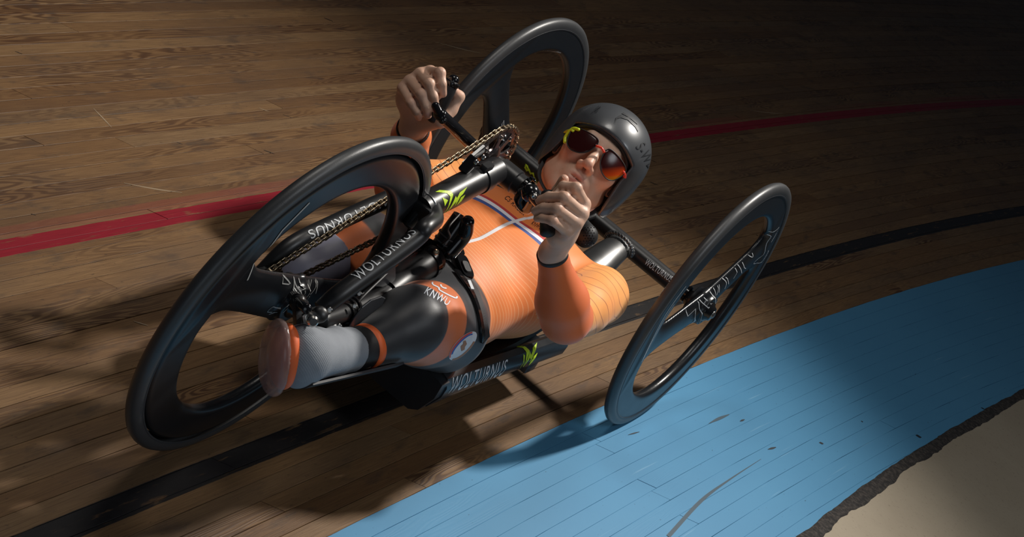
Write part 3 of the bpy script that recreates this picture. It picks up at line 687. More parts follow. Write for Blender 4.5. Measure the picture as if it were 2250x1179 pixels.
wing_mark(on_surface(TG['axle'], (-0.1872, -0.0730, 0.3450)), on_surface(TG['axle'], (-0.1461, -0.0676, 0.3450)), 0.019, TG['axle'], 'lime', axle)
# seat carrier: bracket from the axle to the seat back, with its weld bead
part('axle_bracket', tube([(0.075, 0.012, 0.325, 0.030), (0.080, -0.06, 0.312, 0.036), (0.085, -0.15, 0.285, 0.043), (0.075, -0.25, 0.24, 0.045)], None, 24, 6, flat=0.72), 'silver', label='bare metal bracket joining axle and seat')
wb = []
for q in np.linspace(-2.2, 1.4, 17):
    wb.append(tube([(0.077 + 0.038 * math.sin(q), -0.012 - 0.006 * math.cos(q), 0.327 + 0.024 * math.cos(q) + 0.001), (0.077 + 0.038 * math.sin(q + 0.16), -0.014 - 0.006 * math.cos(q), 0.327 + 0.024 * math.cos(q + 0.16))], 0.0045, 8, 2, round_end=1.0))
part('weld_bead', join(wb), 'silver')
part('axle_bracket', tube([(-0.12, 0.012, 0.325, 0.030), (-0.118, -0.05, 0.315, 0.034), (-0.115, -0.13, 0.295, 0.040)], None, 24, 6, flat=0.72), 'black')
# seat pan: folded tray with flared sides, and the padded back behind the rider
def loft(secs, closed=True):
    secs = [np.array(s, float) for s in secs]; k = len(secs[0]); vs = np.vstack(secs); fs = []
    for i in range(len(secs) - 1):
        for j in range(k if closed else k - 1): j2 = (j + 1) % k; fs.append((i * k + j, i * k + j2, (i + 1) * k + j2, (i + 1) * k + j))
    if closed: fs += [tuple(range(k))[::-1], tuple((len(secs) - 1) * k + j for j in range(k))]
    return vs, fs
def tray_sec(y, zf, zt, w, dx=0.0):
    outer = [(-w - 0.004, zt - 0.012), (-w - 0.010, zt - 0.035), (-w + 0.004, zf + 0.012), (-w + 0.030, zf - 0.002), (w - 0.030, zf - 0.002), (w - 0.006, zf + 0.008), (w + 0.010, zt - 0.044), (w + 0.011, zt - 0.022), (w + 0.002, zt - 0.004), (w - 0.012, zt)]
    inner = [(w - 0.022, zt - 0.006), (w - 0.018, zt - 0.024), (w - 0.030, zf + 0.016), (w - 0.045, zf + 0.010), (-w + 0.045, zf + 0.010), (-w + 0.018, zf + 0.022), (-w + 0.010, zt - 0.02), (-w + 0.012, zt - 0.006), (-w, zt)]
    return [(x - 0.012 + dx, y, z) for x, z in outer + inner]
secs = []
for t_ in np.linspace(0, 1, 14):
    y = -0.775 + t_ * 0.575; secs.append(tray_sec(y, 0.118 - 0.016 * t_, 0.206 - 0.044 * t_, 0.156))
pan = part('seat_pan', loft(secs), 'pan', target='pan', label='glossy black tray under the rider with lettering on its flared side')
pan_front = part('pan_nose', loft([[(x, -0.775 + yy - 0.012 * k, z) for x, z in ((-0.09, 0.108), (0.118, 0.112), (0.136, 0.124), (0.152, 0.165), (0.152, 0.198), (0.136, 0.202), (-0.125, 0.202), (-0.16, 0.14))] for k, yy in ((0, 0.004), (1, -0.014))]), 'pan')
part('pan_foot', box((0.118, -0.29, 0.090), ((1, 0, 0), (0, 1, 0), (0, 0, 1)), (0.020, 0.022, 0.014)), 'shell')
lay_text('lettering', 'WOLTURNUS', (0.1580, -0.7567, 0.1718), (0.1580, -0.5138, 0.1510), 0.026, TG['pan'], M['white'], pan, shear=0.25)
wing_mark((0.1580, -0.4318, 0.1302), (0.1580, -0.3463, 0.1482), 0.030, TG['pan'], 'lime', pan, polys=[[(0.0, 1.5), (0.3, 1.6), (0.75, 1.2), (0.85, 0.85), (0.35, 0.25), (0.45, 0.85), (0.4, 1.25)], [(0.15, 0.1), (0.1, 0.9), (0.28, 0.75)], [(0.3, 0.0), (0.85, 0.8), (1.0, 0.55), (1.3, 0.9), (2.1, 1.05), (1.6, 0.75), (1.35, 0.5), (1.0, 0.2), (0.85, 0.45)], [(0.95, 0.0), (1.3, 0.38), (1.75, 0.45), (1.4, 0.1)]])
part('seat_back', loft([[(x * w - 0.012, y + 0.0, z + dz) for x, dz in ((-1, 0.03), (-0.6, 0.0), (0.6, 0.0), (1, 0.03), (0.98, 0.042), (0.6, 0.016), (-0.6, 0.016), (-0.98, 0.042))] for y, z, w in ((-0.62, 0.125, 0.13), (-0.45, 0.150, 0.14), (-0.30, 0.175, 0.14), (-0.16, 0.215, 0.12), (-0.08, 0.255, 0.09))]), 'rubber')
part('seat_rail', tube([(0.05, -0.70, 0.105), (0.06, -0.40, 0.13), (0.07, -0.12, 0.22), (0.075, -0.02, 0.30)], 0.012, 14, 6), 'black')
part('seat_rail', tube([(-0.09, -0.70, 0.105), (-0.10, -0.40, 0.13), (-0.11, -0.12, 0.22), (-0.115, -0.02, 0.30)], 0.012, 14, 6), 'black')
# headrest: perforated pad on a short post
hc = V((0.0450, -0.1667, 0.3574)); 
part('headrest', tube([tuple(hc + V(-0.15, 0.02, -0.005)) + (0.024,), tuple(hc + V(-0.06, 0.035, -0.01)) + (0.028,), tuple(hc) + (0.027,)], None, 26, 6, round_end=0.9), 'rubber')
part('headrest_post', tube([tuple(hc + V(-0.06, 0.03, -0.01)), (-0.02, 0.012, 0.335)], 0.010, 14, 3), 'black')
pv = []
U_ = V(0.74, 0.46, 0.48)
for i in range(-2, 3):
    for j in range(-3, 4):
        q = hc + V(CAM_R[0]) * 0.0065 * (i + 0.5 * (j % 2)) + V(CAM_R[1]) * 0.0065 * j * 0.9 - V(CAM_R[2]) * (0.0265 - 0.012 * ((i / 3) ** 2 + (j / 4.5) ** 2))
        pv.append(lathe([(0.0, 0.0006), (0.0012, 0.0006), (0.0014, 0.0)], q, -V(CAM_R[2]), 8))
part('perforations', join(pv), 'gloss')
# boom that carries the crank, with its print
B0, B1 = V(-0.020, -0.915, 0.503), V(-0.030, -0.662, 0.548)
boom = part('boom', tube([tuple(B0) + (0.0255,), tuple(B0 * 0.5 + B1 * 0.5) + (0.0272,), tuple(B1) + (0.0262,)], None, 36, 8, cap=True), 'black', target='boom')
wing_mark((-0.0050, -0.8622, 0.4795), (-0.0050, -0.7874, 0.5110), 0.022, TG['boom'], 'lime', boom, polys=[[(0.0, 1.9), (0.35, 1.85), (1.0, 1.25), (1.0, 0.95), (0.15, 0.0), (0.72, 0.95), (0.62, 1.3)], [(0.12, 1.25), (0.10, 0.55), (0.45, 0.8)], [(0.35, 0.0), (1.15, 0.75), (1.2, 0.55), (1.55, 0.80), (2.3, 0.85), (1.75, 0.55), (1.5, 0.5), (1.05, 0.1), (1.1, 0.35)], [(1.2, 0.08), (1.55, 0.42), (1.95, 0.42), (1.6, 0.15)]])
BBY, BBZ = -0.632, 0.543
def bb(x, y=0.0, z=0.0): return V(x, BBY + y, BBZ + z)
part('boom_clamp', join([lathe([(0.0265, -0.012), (0.0292, -0.012), (0.0292, 0.012), (0.0265, 0.012)], B0 + (B1 - B0) * 0.80, B1 - B0, 36), box(B0 + (B1 - B0) * 0.80 + V(0.004, -0.012, 0.029), (B1 - B0, (1, 0, 0), (0, 0, 1)), (0.014, 0.008, 0.006))]), 'black')
part('bottom_bracket', lathe([(0.0, -0.036), (0.021, -0.036), (0.0215, -0.024), (0.0245, -0.022), (0.0245, 0.020), (0.0215, 0.022), (0.0215, 0.036), (0.0, 0.036)], bb(-0.012), (1, 0, 0), 30), 'black')
nub = [lathe([(0.0235, -0.0035), (0.025, -0.0025), (0.025, 0.0025), (0.0235, 0.0035)], bb(0.030), (1, 0, 0), 30)]
for k in range(16):
    a = k * math.pi / 8; nub.append(box(bb(0.030) + V(0, math.cos(a), math.sin(a)) * 0.0255, ((1, 0, 0), (0, -math.sin(a), math.cos(a)), (0, math.cos(a), math.sin(a))), (0.004, 0.0022, 0.0022), 0.0005))
part('lock_ring', join(nub), 'gloss')
part('crank_spindle', lathe([(0.0, -0.075), (0.014, -0.075), (0.014, -0.04), (0.018, -0.038), (0.018, 0.030), (0.0165, 0.032), (0.0165, 0.058), (0.013, 0.062), (0.0, 0.062)], bb(-0.0), (1, 0, 0), 28), 'black')
# chainring: toothed rim, arms and recess
RX, RR = -0.062, 0.078
def ringpt(r, a, dx=0.0): return bb(RX + dx, r * math.cos(a), r * math.sin(a))
vs, fs = [], []; NT_ = 152
for k in range(NT_):
    a = k / NT_ * 2 * math.pi; ro = RR + (0.0032 if k % 4 in (1, 2) else -0.0012)
    for r, dx in ((RR - 0.011, -0.0022), (ro, -0.0009), (ro, 0.0009), (RR - 0.011, 0.0022)): vs.append(ringpt(r, a, dx))
for k in range(NT_):
    k2 = (k + 1) % NT_
    for j in range(4): j2 = (j + 1) % 4; fs.append((k * 4 + j, k2 * 4 + j, k2 * 4 + j2, k * 4 + j2))
cr = part('chainring', (np.array(vs), fs), 'ring', smooth=False, label='dark toothed chainring with slotted face')
arms = []
for k in range(8):
    a = k * math.pi / 4 + 0.2
    P = [ringpt(0.028, a - 0.28), ringpt(0.050, a - 0.12), ringpt(0.068, a - 0.16), ringpt(0.068, a + 0.16), ringpt(0.050, a + 0.12), ringpt(0.028, a + 0.28)]
    arms.append(prism(P, (1, 0, 0), 0.0045, 0.0008))
part('ring_arm', join(arms), 'ring', cr, smooth=False)
part('ring_face', lathe([(0.0, 0.008), (0.018, 0.008), (0.030, 0.003), (0.033, 0.001), (0.033, -0.003), (0.0, -0.003)], bb(RX), (1, 0, 0), 36), 'ring', cr)
for k in range(8):
    a = k * math.pi / 4 + 0.2; part('ring_bolt', bolt(ringpt(0.058, a, 0.0025), (1, 0, 0), 0.0042, 0.003), 'steel', cr)
# chain: one link object per pitch
SY, SZ, SR = -1.171, 0.341, 0.030; SXX = -0.086
C1, C2 = V(BBY, BBZ), V(SY, SZ); dv = C2 - C1; D = np.linalg.norm(dv); th = math.atan2(dv[1], dv[0]); al = math.acos((RR - SR) / D)
path = []
def circ(c, r, a0, a1, n): return [c + r * V(math.cos(a), math.sin(a)) for a in np.linspace(a0, a1, n)]
path = circ(C1, RR + 0.001, th + al, th + 2 * math.pi - al, 60) + circ(C2, SR, th - al, th + al, 30); path.append(path[0])
path = np.array(path); sl = np.r_[0, np.cumsum(np.linalg.norm(np.diff(path, axis=0), axis=1))]; NL = int(round(sl[-1] / 0.0127)); NL += NL % 2
cs = np.linspace(0, sl[-1], NL + 1)[:-1]; cy = np.interp(cs, sl, path[:, 0]); cz = np.interp(cs, sl, path[:, 1])
def cx(y): return RX + (SXX - RX) * np.clip((BBY - y) / (BBY - SY), 0, 1)
def link_mesh(kind):
    L = 0.0127; parts = []; w = 0.0042 if kind == 'outer' else 0.0030
    for s in (1, -1):
        a = np.linspace(math.pi / 2, 3 * math.pi / 2, 5); P = [(math.cos(q) * 0.0042 - L / 2, math.sin(q) * 0.0042) for q in a]; P += [(0, -0.0030)] + [(L / 2 - math.cos(q) * 0.0042, -math.sin(q) * 0.0042) for q in a] + [(0, 0.0030)]
        parts.append(prism([(s * w, p, q) for p, q in P], (1, 0, 0), 0.0011, 0.0002))
    if kind == 'inner':
        for e in (-L / 2, L / 2): parts.append(lathe([(0.0, -0.0026), (0.0036, -0.0026), (0.0036, 0.0026), (0.0, 0.0026)], (0, e, 0), (1, 0, 0), 8))
    else:
        for e in (-L / 2, L / 2): parts.append(lathe([(0.0, -0.0054), (0.0018, -0.0054), (0.0018, 0.0054), (0.0, 0.0054)], (0, e, 0), (1, 0, 0), 8))
    v, f = join(parts); me = bpy.data.meshes.new('chain_link'); me.from_pydata([tuple(p) for p in v], [], f); me.materials.append(M['brass']); return me
lm = [link_mesh('inner'), link_mesh('outer')]
chain = bpy.data.objects.new('chain', None); COL.objects.link(chain); chain.location = (RX, -0.9, 0.45); attach(chain, bike)
for i in range(NL):
    j = (i + 1) % NL; a, b = V(cx(cy[i]), cy[i], cz[i]), V(cx(cy[j]), cy[j], cz[j]); mid = (a + b) / 2
    o = bpy.data.objects.new('chain_link', lm[i % 2]); COL.objects.link(o); o.location = tuple(mid); attach(o, chain); o.rotation_euler = (math.atan2(b[2] - a[2], b[1] - a[1]), 0, math.atan2(-(b[0] - a[0]), b[1] - a[1]) * (1 if b[1] > a[1] else 0))
# sprockets at the front hub
for q, (dx, r) in enumerate(((0.0, 0.030), (0.005, 0.027), (0.010, 0.024), (0.015, 0.021))):
    vs = []; nt = int(r / 0.030 * 15) * 4
    for k in range(nt):
        a = k / nt * 2 * math.pi; ro = r + (0.002 if k % 4 in (1, 2) else -0.0014)
        for dd in (-0.0009, 0.0009): vs.append((SXX + dx + dd, SY + ro * math.cos(a), SZ + ro * math.sin(a)))
    fs = [(2 * k, 2 * ((k + 1) % nt), 2 * ((k + 1) % nt) + 1, 2 * k + 1) for k in range(nt)] + [tuple(2 * k for k in range(nt))[::-1], tuple(2 * k + 1 for k in range(nt))]
    part('sprocket', (np.array(vs), fs), 'brass', smooth=False)
# front derailleur cage by the ring
part('derailleur', join([box((-0.0500, -0.7429, 0.5738), ((0, 0.8, 0.6), (1, 0, 0), (0, -0.6, 0.8)), (0.030, 0.003, 0.010)), box((-0.0400, -0.7683, 0.5668), ((0, 0.5, 0.85), (1, 0, 0), (0, -0.85, 0.5)), (0.018, 0.010, 0.007)), tube([(-0.0400, -0.7432, 0.5498), (-0.0300, -0.7224, 0.5575), (-0.0200, -0.6979, 0.5531)], 0.006, 12, 4)]), 'gloss')
part('derailleur_screw', bolt((-0.0219, -0.7904, 0.5891), (0.3, -0.87, 0.4), 0.0045, 0.004), 'steel')
part('derailleur_screw', bolt((-0.0176, -0.7828, 0.6026), (0.3, -0.87, 0.4), 0.0045, 0.004), 'steel')
# right crank arm (upper in view) and its grip; left crank arm and grip
RC0, RC1 = bb(-0.072), V((-0.1300, -0.7929, 0.6194))
part('crank_arm', tube([tuple(RC0) + (0.0165,), tuple(RC0 * 0.5 + RC1 * 0.5) + (0.0150,), tuple(RC1) + (0.0150,)], None, 24, 6, flat=0.8, round_end=0.5), 'gloss')
part('pedal_axle', tube([tuple(RC1 + V(0.012, 0.0, -0.006)), tuple(RC1 + V(-0.014, -0.002, 0.008))], 0.0080, 16, 2, round_end=0.9), 'gloss')
GR0, GR1 = V((-0.1705, -0.7154, 0.5703)), V((-0.1792, -0.7005, 0.6464))
part('hand_grip', tube([tuple(GR0) + (0.011,), tuple(GR0 * .75 + GR1 * .25) + (0.0145,), tuple(GR0 * .3 + GR1 * .7) + (0.0150,), tuple(GR1) + (0.013,)], None, 24, 6, round_end=0.6), 'rubber')
part('grip_knob', join([lathe([(0, -0.006), (0.0140, -0.006), (0.0155, -0.002), (0.0155, 0.002), (0.012, 0.004), (0.0, 0.004)], GR1, GR1 - GR0, 24), tube([tuple(GR1 + nrm(GR1 - GR0) * 0.004), tuple(GR1 + nrm(GR1 - GR0) * 0.007)], 0.0105, 20, 2, round_end=0.9)]), 'gloss')
part('pedal_bolt', bolt((-0.1437, -0.7425, 0.6048), (0.2, -0.8, 0.6), 0.006, 0.006), 'steel')
LC0, LC1 = V((0.0500, -0.6853, 0.5566)), V((0.0850, -0.7182, 0.5752))
part('crank_arm', tube([tuple(LC0) + (0.013,), tuple(V((0.0520, -0.6827, 0.5406))) + (0.013,), tuple(V((0.0700, -0.6793, 0.5344))) + (0.011,), tuple(LC1) + (0.010,)], None, 20, 6, round_end=0.6), 'gloss')
part('pedal_axle', lathe([(0.0, -0.012), (0.0150, -0.012), (0.0165, -0.009), (0.0165, 0.004), (0.0140, 0.008), (0.0080, 0.0085), (0.0, 0.0085)], V((0.0780, -0.7288, 0.5820)), (0.72, -0.45, -0.35), 28), 'gloss')
part('pedal_bolt', bolt((0.1299, -0.8619, 0.6381), (0.72, -0.55, -0.25), 0.0055, 0.006), 'steel')
GL0, GL1 = V((0.1299, -0.8012, 0.6329)), V((0.1783, -0.8331, 0.5866))
part('hand_grip', tube([tuple(GL0) + (0.0125,), tuple(GL0 * .6 + GL1 * .4) + (0.0142,), tuple(GL1) + (0.0138,)], None, 24, 6, round_end=0.5), 'rubber')
part('crank_arm', tube([tuple(V((0.0780, -0.7288, 0.5820))) + (0.0105,), tuple(GL0 * .5 + GL1 * .5 + V(CAM_R[2]) * 0.004) + (0.0095,)], None, 16, 3, round_end=0.5), 'gloss')
# front fork: crown and two bent legs
HL, HR = V(0.015, -1.178, 0.344), V(-0.108, -1.165, 0.338)
forkL = part('fork_leg', tube([(-0.010, -0.892, 0.512, 0.0150), (0.016, -0.918, 0.508, 0.0155), (0.0300, -0.9740, 0.5103) + (0.0160,), (0.0320, -0.9998, 0.4865) + (0.0165,), (0.0300, -1.1413, 0.4099) + (0.0170,), (0.0260, -1.1819, 0.3719) + (0.0150,)], None, 26, 8), 'black', target='forkL')
forkR = part('fork_leg', tube([(-0.040, -0.892, 0.512, 0.0150), (-0.0780, -0.8608, 0.4915) + (0.0155,), (-0.0920, -0.8961, 0.4679) + (0.0160,), (-0.1000, -1.0186, 0.4310) + (0.0160,), (-0.1040, -1.1259, 0.3974) + (0.0150,), (-0.1080, -1.1714, 0.3441) + (0.0120,)], None, 26, 8), 'black', target='forkR')
lay_text('lettering', 'WOLTURNUS', (0.0300, -1.1197, 0.4140), (0.0300, -0.9976, 0.5025), 0.017, TG['forkL'], M['white'], forkL)
lay_text('lettering', 'WOLTURNUS', (-0.1000, -0.9010, 0.4647), (-0.1000, -1.1025, 0.4277), 0.015, TG['forkR'], M['white'], forkR)
part('fork_crown', join([box((-0.025, -0.905, 0.503), ((1, 0, 0), (0, 0.98, 0.2), (0, -0.2, 0.98)), (0.038, 0.020, 0.018), 0.006), tube([(-0.020, -0.925, 0.47, 0.012), (-0.020, -0.905, 0.51, 0.014)], None, 16, 3, round_end=0.4)]), 'black')
part('crown_weld', lathe([(0.0250, -0.003), (0.0275, -0.001), (0.0275, 0.001), (0.0250, 0.003)], B0 + (B1 - B0) * 0.06, B1 - B0, 36), 'silver')
part('dropout', prism([(0.0220, -1.1570, 0.3825), (0.0220, -1.0990, 0.3391), (0.0220, -1.1008, 0.2938), (0.0220, -1.1561, 0.3208), (0.0220, -1.1992, 0.3630)], (1, 0, 0), 0.008, 0.001), 'black', smooth=False)
part('dropout', prism([(-0.102, -1.14, 0.36), (-0.102, -1.19, 0.36), (-0.102, -1.19, 0.32), (-0.102, -1.15, 0.32)], (1, 0, 0), 0.008, 0.001), 'black', smooth=False)
# hub end: quick-release tube and the steel nut in front
qa, qb = V((0.0107, -1.2479, 0.3943)), V((0.0523, -1.2912, 0.4205))
part('skewer_tube', join([tube([tuple(qa - (qb - qa) * 0.3), tuple(qa)], 0.012, 20, 2), tube([tuple(qa - (qb - qa) * 0.2), tuple(qb)], 0.0085, 18, 3, round_end=0.4)]), 'gloss')
na, nb = V((0.0606, -1.2834, 0.4066)), V((0.0989, -1.3195, 0.4257))
part('axle_nut', join([lathe([(0, -0.010), (0.010, -0.010), (0.013, -0.004), (0.013, 0.003), (0.0, 0.004)], na, nb - na, 6), lathe([(0, 0.0), (0.0075, 0.0), (0.0075, 0.016), (0.0095, 0.017), (0.0095, 0.021), (0.0065, 0.024), (0.0, 0.024)], na, nb - na, 14)]), 'steel')
part('skewer_body', join([tube([tuple(na + V(0, 0.03, 0.0)), tuple(qa + V(0.02, 0.02, -0.02)), tuple(qa)], 0.014, 16, 4, round_end=0.6), box((0.0411, -1.2654, 0.3846), ((0.7, -0.3, -0.6), (0.5, 0.8, 0.2), (0.3, -0.5, 0.8)), (0.028, 0.012, 0.010))]), 'black')
# head tube, clamps and the shock canister above the seat
T0, T1 = V((-0.0200, -0.7089, 0.4496)), V((-0.0200, -0.7287, 0.3456))
part('head_tube', tube([tuple(T0) + (0.0200,), tuple(T0 * .5 + T1 * .5) + (0.0215,), tuple(T1) + (0.0225,)], None, 28, 6), 'gloss')
part('reservoir', tube([tuple(V((0.0000, -0.7274, 0.4592))) + (0.0125,), tuple(V((0.0000, -0.7116, 0.4250))) + (0.0165,), tuple(V((-0.0020, -0.7252, 0.3821))) + (0.0165,)], None, 26, 6, round_end=0.8), 'gloss')
for u_, v_ in ((0.42, 0), (0.55, 0)):
    part('cable_tie', lathe([(0.0218, -0.0012), (0.0235, -0.0012), (0.0235, 0.0012), (0.0218, 0.0012)], T0 + (T1 - T0) * u_, T1 - T0, 28), 'shell')
part('frame_tube', tube([(-0.0100, -0.7592, 0.3705) + (0.0280,), (-0.0040, -0.8322, 0.3465) + (0.0285,), (0.0040, -0.9094, 0.3277) + (0.0280,)], None, 34, 6), 'black')
part('tube_clamp', join([lathe([(0.0285, -0.007), (0.0315, -0.006), (0.0315, 0.006), (0.0285, 0.007)], (-0.0090, -0.7772, 0.3628), V((0.0040, -0.9094, 0.3277)) - V((-0.0100, -0.7592, 0.3705)), 34), box((-0.0120, -0.7456, 0.3772), ((0.3, -0.8, 0.3), (0, 0.3, 0.9), (1, 0, 0)), (0.018, 0.014, 0.012)), box((0.0020, -0.7612, 0.3594), ((0.3, -0.8, 0.3), (0, 0.3, 0.9), (1, 0, 0)), (0.014, 0.012, 0.014))]), 'gloss')
part('clamp_bolt', bolt((0.0295, -0.8669, 0.4360), (0.5, -0.75, 0.4), 0.0052, 0.006), 'brass')
part('clamp_bolt', bolt((-0.0055, -0.8755, 0.4420), (0.5, -0.75, 0.4), 0.0048, 0.006), 'brass')
part('clamp_plate', prism([(-0.0350, -0.8600, 0.4354), (-0.0300, -0.7320, 0.3871), (-0.0300, -0.6928, 0.3486), (-0.0350, -0.7526, 0.3618), (-0.0400, -0.8290, 0.3995)], (0.3, -0.7, 0.6), 0.012, 0.002), 'black', smooth=False)
part('support_tube', tube([(0.0020, -0.8788, 0.3354) + (0.0185,), (0.0100, -0.9609, 0.3282) + (0.0190,), (0.0180, -1.0383, 0.3337) + (0.0185,)], None, 26, 5), 'black')
part('collar', join([lathe([(0.0185, -0.004), (0.0225, -0.003), (0.0225, 0.003), (0.0185, 0.004)], p_, V((0.0320, -1.1588, 0.3515)) - V((0.0140, -0.9991, 0.3318)), 28) for p_ in ((0.0200, -1.0630, 0.3432), (0.0220, -1.0795, 0.3446))]), 'gloss')
part('support_tube', tube([(0.0160, -1.0180, 0.3336) + (0.0160,), (0.0280, -1.1213, 0.3452) + (0.0165,), (0.0340, -1.1763, 0.3534) + (0.0150,)], None, 24, 4, round_end=0.4), 'black')
for u_ in ((0.0103, -1.0341, 0.3605), (0.0377, -1.0906, 0.3678), (0.0449, -1.1930, 0.3896), (0.0592, -1.1573, 0.3572)): part('clamp_bolt', bolt(u_, (0.4, -0.8, 0.45), 0.0048, 0.005), 'steel')
part('chain_guard', prism([(0.0000, -0.9724, 0.4038), (0.0000, -0.9361, 0.4006), (0.0000, -0.9005, 0.3597), (0.0000, -0.9124, 0.3411), (0.0000, -0.9672, 0.3551)], (0.9, -0.3, 0.4), 0.004, 0.0008), 'shell', smooth=False)
part('brake_hose', tube([(-0.0200, -0.8581, 0.4097), (0.0000, -0.9456, 0.3797), (0.0200, -1.0404, 0.3543), (0.0300, -1.0777, 0.2995)], 0.0025, 8, 8), 'rubber')
part('brake_hose', tube([(0.0000, -0.9200, 0.5084), (0.0000, -0.8929, 0.4525), (-0.0100, -0.9130, 0.3756), (0.0000, -1.0226, 0.3291), (0.0100, -1.1085, 0.3317)], 0.0022, 8, 8), 'rubber')
part('brake_hose', tube([(0.0000, -0.7842, 0.4859), (0.0100, -0.8248, 0.4688), (0.0120, -0.8000, 0.4448), (0.0000, -0.7826, 0.4163)], 0.0020, 8, 8), 'rubber')
# leg rests: grey fin and half shell for the left leg, lilac shell for the right
def shell_strip(rows, th=0.004):
    rows = [[V(p) for p in r] for r in rows]; k = len(rows[0]); vs = [p for r in rows for p in r]; n = len(vs)
    c = [r[len(r) // 2] for r in rows]; fs = []
    A = np.array(vs).reshape(len(rows), k, 3); du = np.gradient(A, axis=0); dvv = np.gradient(A, axis=1); N = np.cross(du, dvv); N /= np.linalg.norm(N, axis=2)[..., None] + 1e-9
    vs = np.vstack([A.reshape(-1, 3), (A + N * th).reshape(-1, 3)])
    for i in range(len(rows) - 1):
        for j in range(k - 1):
            q = (i * k + j, i * k + j + 1, (i + 1) * k + j + 1, (i + 1) * k + j); fs.append(q); fs.append(tuple(x + n for x in q[::-1]))
    rim = [i * k for i in range(len(rows))]; rim2 = [i * k + k - 1 for i in range(len(rows))]
    for r_, fl in ((rim, 0), (rim2, 1)):
        for a, b in zip(r_[:-1], r_[1:]): fs.append((a, b, b + n, a + n) if not fl else (b, a, a + n, b + n))
    for i0 in (0, (len(rows) - 1) * k):
        for j in range(k - 1): fs.append((i0 + j + 1, i0 + j, i0 + j + n, i0 + j + 1 + n) if i0 == 0 else (i0 + j, i0 + j + 1, i0 + j + 1 + n, i0 + j + n))
    return vs, fs

# ------------------------------------------------------------------ the rider
hX = V(0.77, 0.64, 0); hX = nrm(V(CAM_R[0]) * 0.775 + V(CAM_R[1]) * 0.632)
u2 = nrm(V(CAM_R[0]) * 0.632 - V(CAM_R[1]) * 0.775); tl = math.radians(9)
hF = nrm(-V(CAM_R[2]) * math.cos(tl) + u2 * math.sin(tl)); hU = nrm(np.cross(hX, hF)); 
if hU @ u2 < 0: hU = -hU
hO = V((0.0120, -0.3126, 0.5753)) - hF * 0.092 - hU * 0.006
HA = (hX, hF, hU)
def H(x, y, z): return hO + hX * x + hF * y + hU * z
# joints
SHL, ELL, WRL = V(0.185, -0.330, 0.338), V((0.2380, -0.6404, 0.3918)), V((0.1780, -0.7450, 0.5243))
SHR, ELR, WRR = V(-0.215, -0.325, 0.320), V((-0.2750, -0.4526, 0.2927)), V((-0.2150, -0.6707, 0.5124))
HIPL, KNL, ANL = V(0.075, -0.755, 0.275), V((0.0860, -0.9439, 0.3303)), V((0.0860, -1.0846, 0.3110))
FTL = V((0.0720, -1.2988, 0.3419))
HIPR, KNR, ANR, FTR = V(-0.115, -0.755, 0.275), V((-0.1500, -0.7543, 0.2988)), V((-0.1600, -0.8383, 0.2629)), V((-0.1700, -0.9206, 0.2304))
g = Field((-0.40, -1.56, 0.09), (0.40, 0.06, 0.76), 0.0027)
XA = (1, 0, 0)
def torso(F_, s=0.0):
    e = lambda a, b: (a + s, b + s)
    F_.ecap((XM, -0.74, 0.245), (XM, -0.62, 0.262), e(0.150, 0.098), e(0.142, 0.100), XA, 0.03)
    F_.ecap((XM, -0.62, 0.262), (XM, -0.45, 0.275), e(0.142, 0.100), e(0.165, 0.110), XA, 0.03)
    F_.ecap((XM, -0.45, 0.275), (XM, -0.335, 0.295), e(0.165, 0.110), e(0.155, 0.095), XA, 0.04)
    F_.ecap((XM - 0.13, -0.35, 0.315), (XM + 0.13, -0.355, 0.325), e(0.07, 0.062), e(0.07, 0.062), (0, 1, 0.3), 0.05)
    F_.ell((XM - 0.075, -0.425, 0.335), (0.075 + s, 0.075 + s, 0.050 + s), k=0.04); F_.ell((XM + 0.075, -0.425, 0.335), (0.075 + s, 0.075 + s, 0.050 + s), k=0.04)
def arm(F_, sh, el, wr, s):
    w0, w1 = (0.0265, 0.0255) if sh[0] > 0 else (0.0370, 0.0290)
    F_.cone(sh, sh * .45 + el * .55, 0.062 + s, 0.053 + s, 0.03)
    F_.cone(sh * .5 + el * .5, el, 0.053 + s, 0.043 + s, 0.02)
    m1 = el * .72 + wr * .28
    F_.cone(el, m1, 0.044 + s, 0.048 + s, 0.02); F_.cone(m1, el * .12 + wr * .88, 0.048 + s, w0 + s, 0.015); F_.cone(el * .12 + wr * .88, wr, w0 + s, w1 + s, 0.01)
def legL(F_, s):
    F_.cone(HIPL, HIPL * .4 + KNL * .6, 0.086 + s, 0.072 + s, 0.04); F_.cone(HIPL * .4 + KNL * .6, KNL, 0.072 + s, 0.062 + s, 0.03)
    F_.cone(KNL, ANL, 0.060 + s, 0.034 + s, 0.03)
def legR(F_, s):
    F_.cone(HIPR, HIPR * .4 + KNR * .6, 0.086 + s, 0.070 + s, 0.04); F_.cone(HIPR * .4 + KNR * .6, KNR, 0.068 + s, 0.050 + s, 0.03)
    F_.cone(KNR, ANR, 0.049 + s, 0.042 + s, 0.03)
torso(g, -0.006)
for a in ((SHL, ELL, WRL), (SHR, ELR, WRR)): arm(g, *a, -0.004)
legL(g, -0.005); legR(g, -0.005)
def foot(F_, a, f, s=0.0, toes=(0, 0.15, 1), turn=0.0):
    d = nrm(nrm(f - a) * (1 - 0.45 * turn) - V(CAM_R[0]) * 0.75 * turn); T_ = nrm(V(toes) - d * (V(toes) @ d))
    F_.cone(a, f * .9 + a * .1, 0.036 + s, 0.040 + s, 0.02)
    F_.ell(f - T_ * 0.004 - d * 0.016, (0.036 + s, 0.030 + s, 0.048 + s), (np.cross(d, T_), d, T_), 0.03)
foot(g, ANL, FTL, -0.004, turn=1.0); foot(g, ANR, FTR, -0.004)
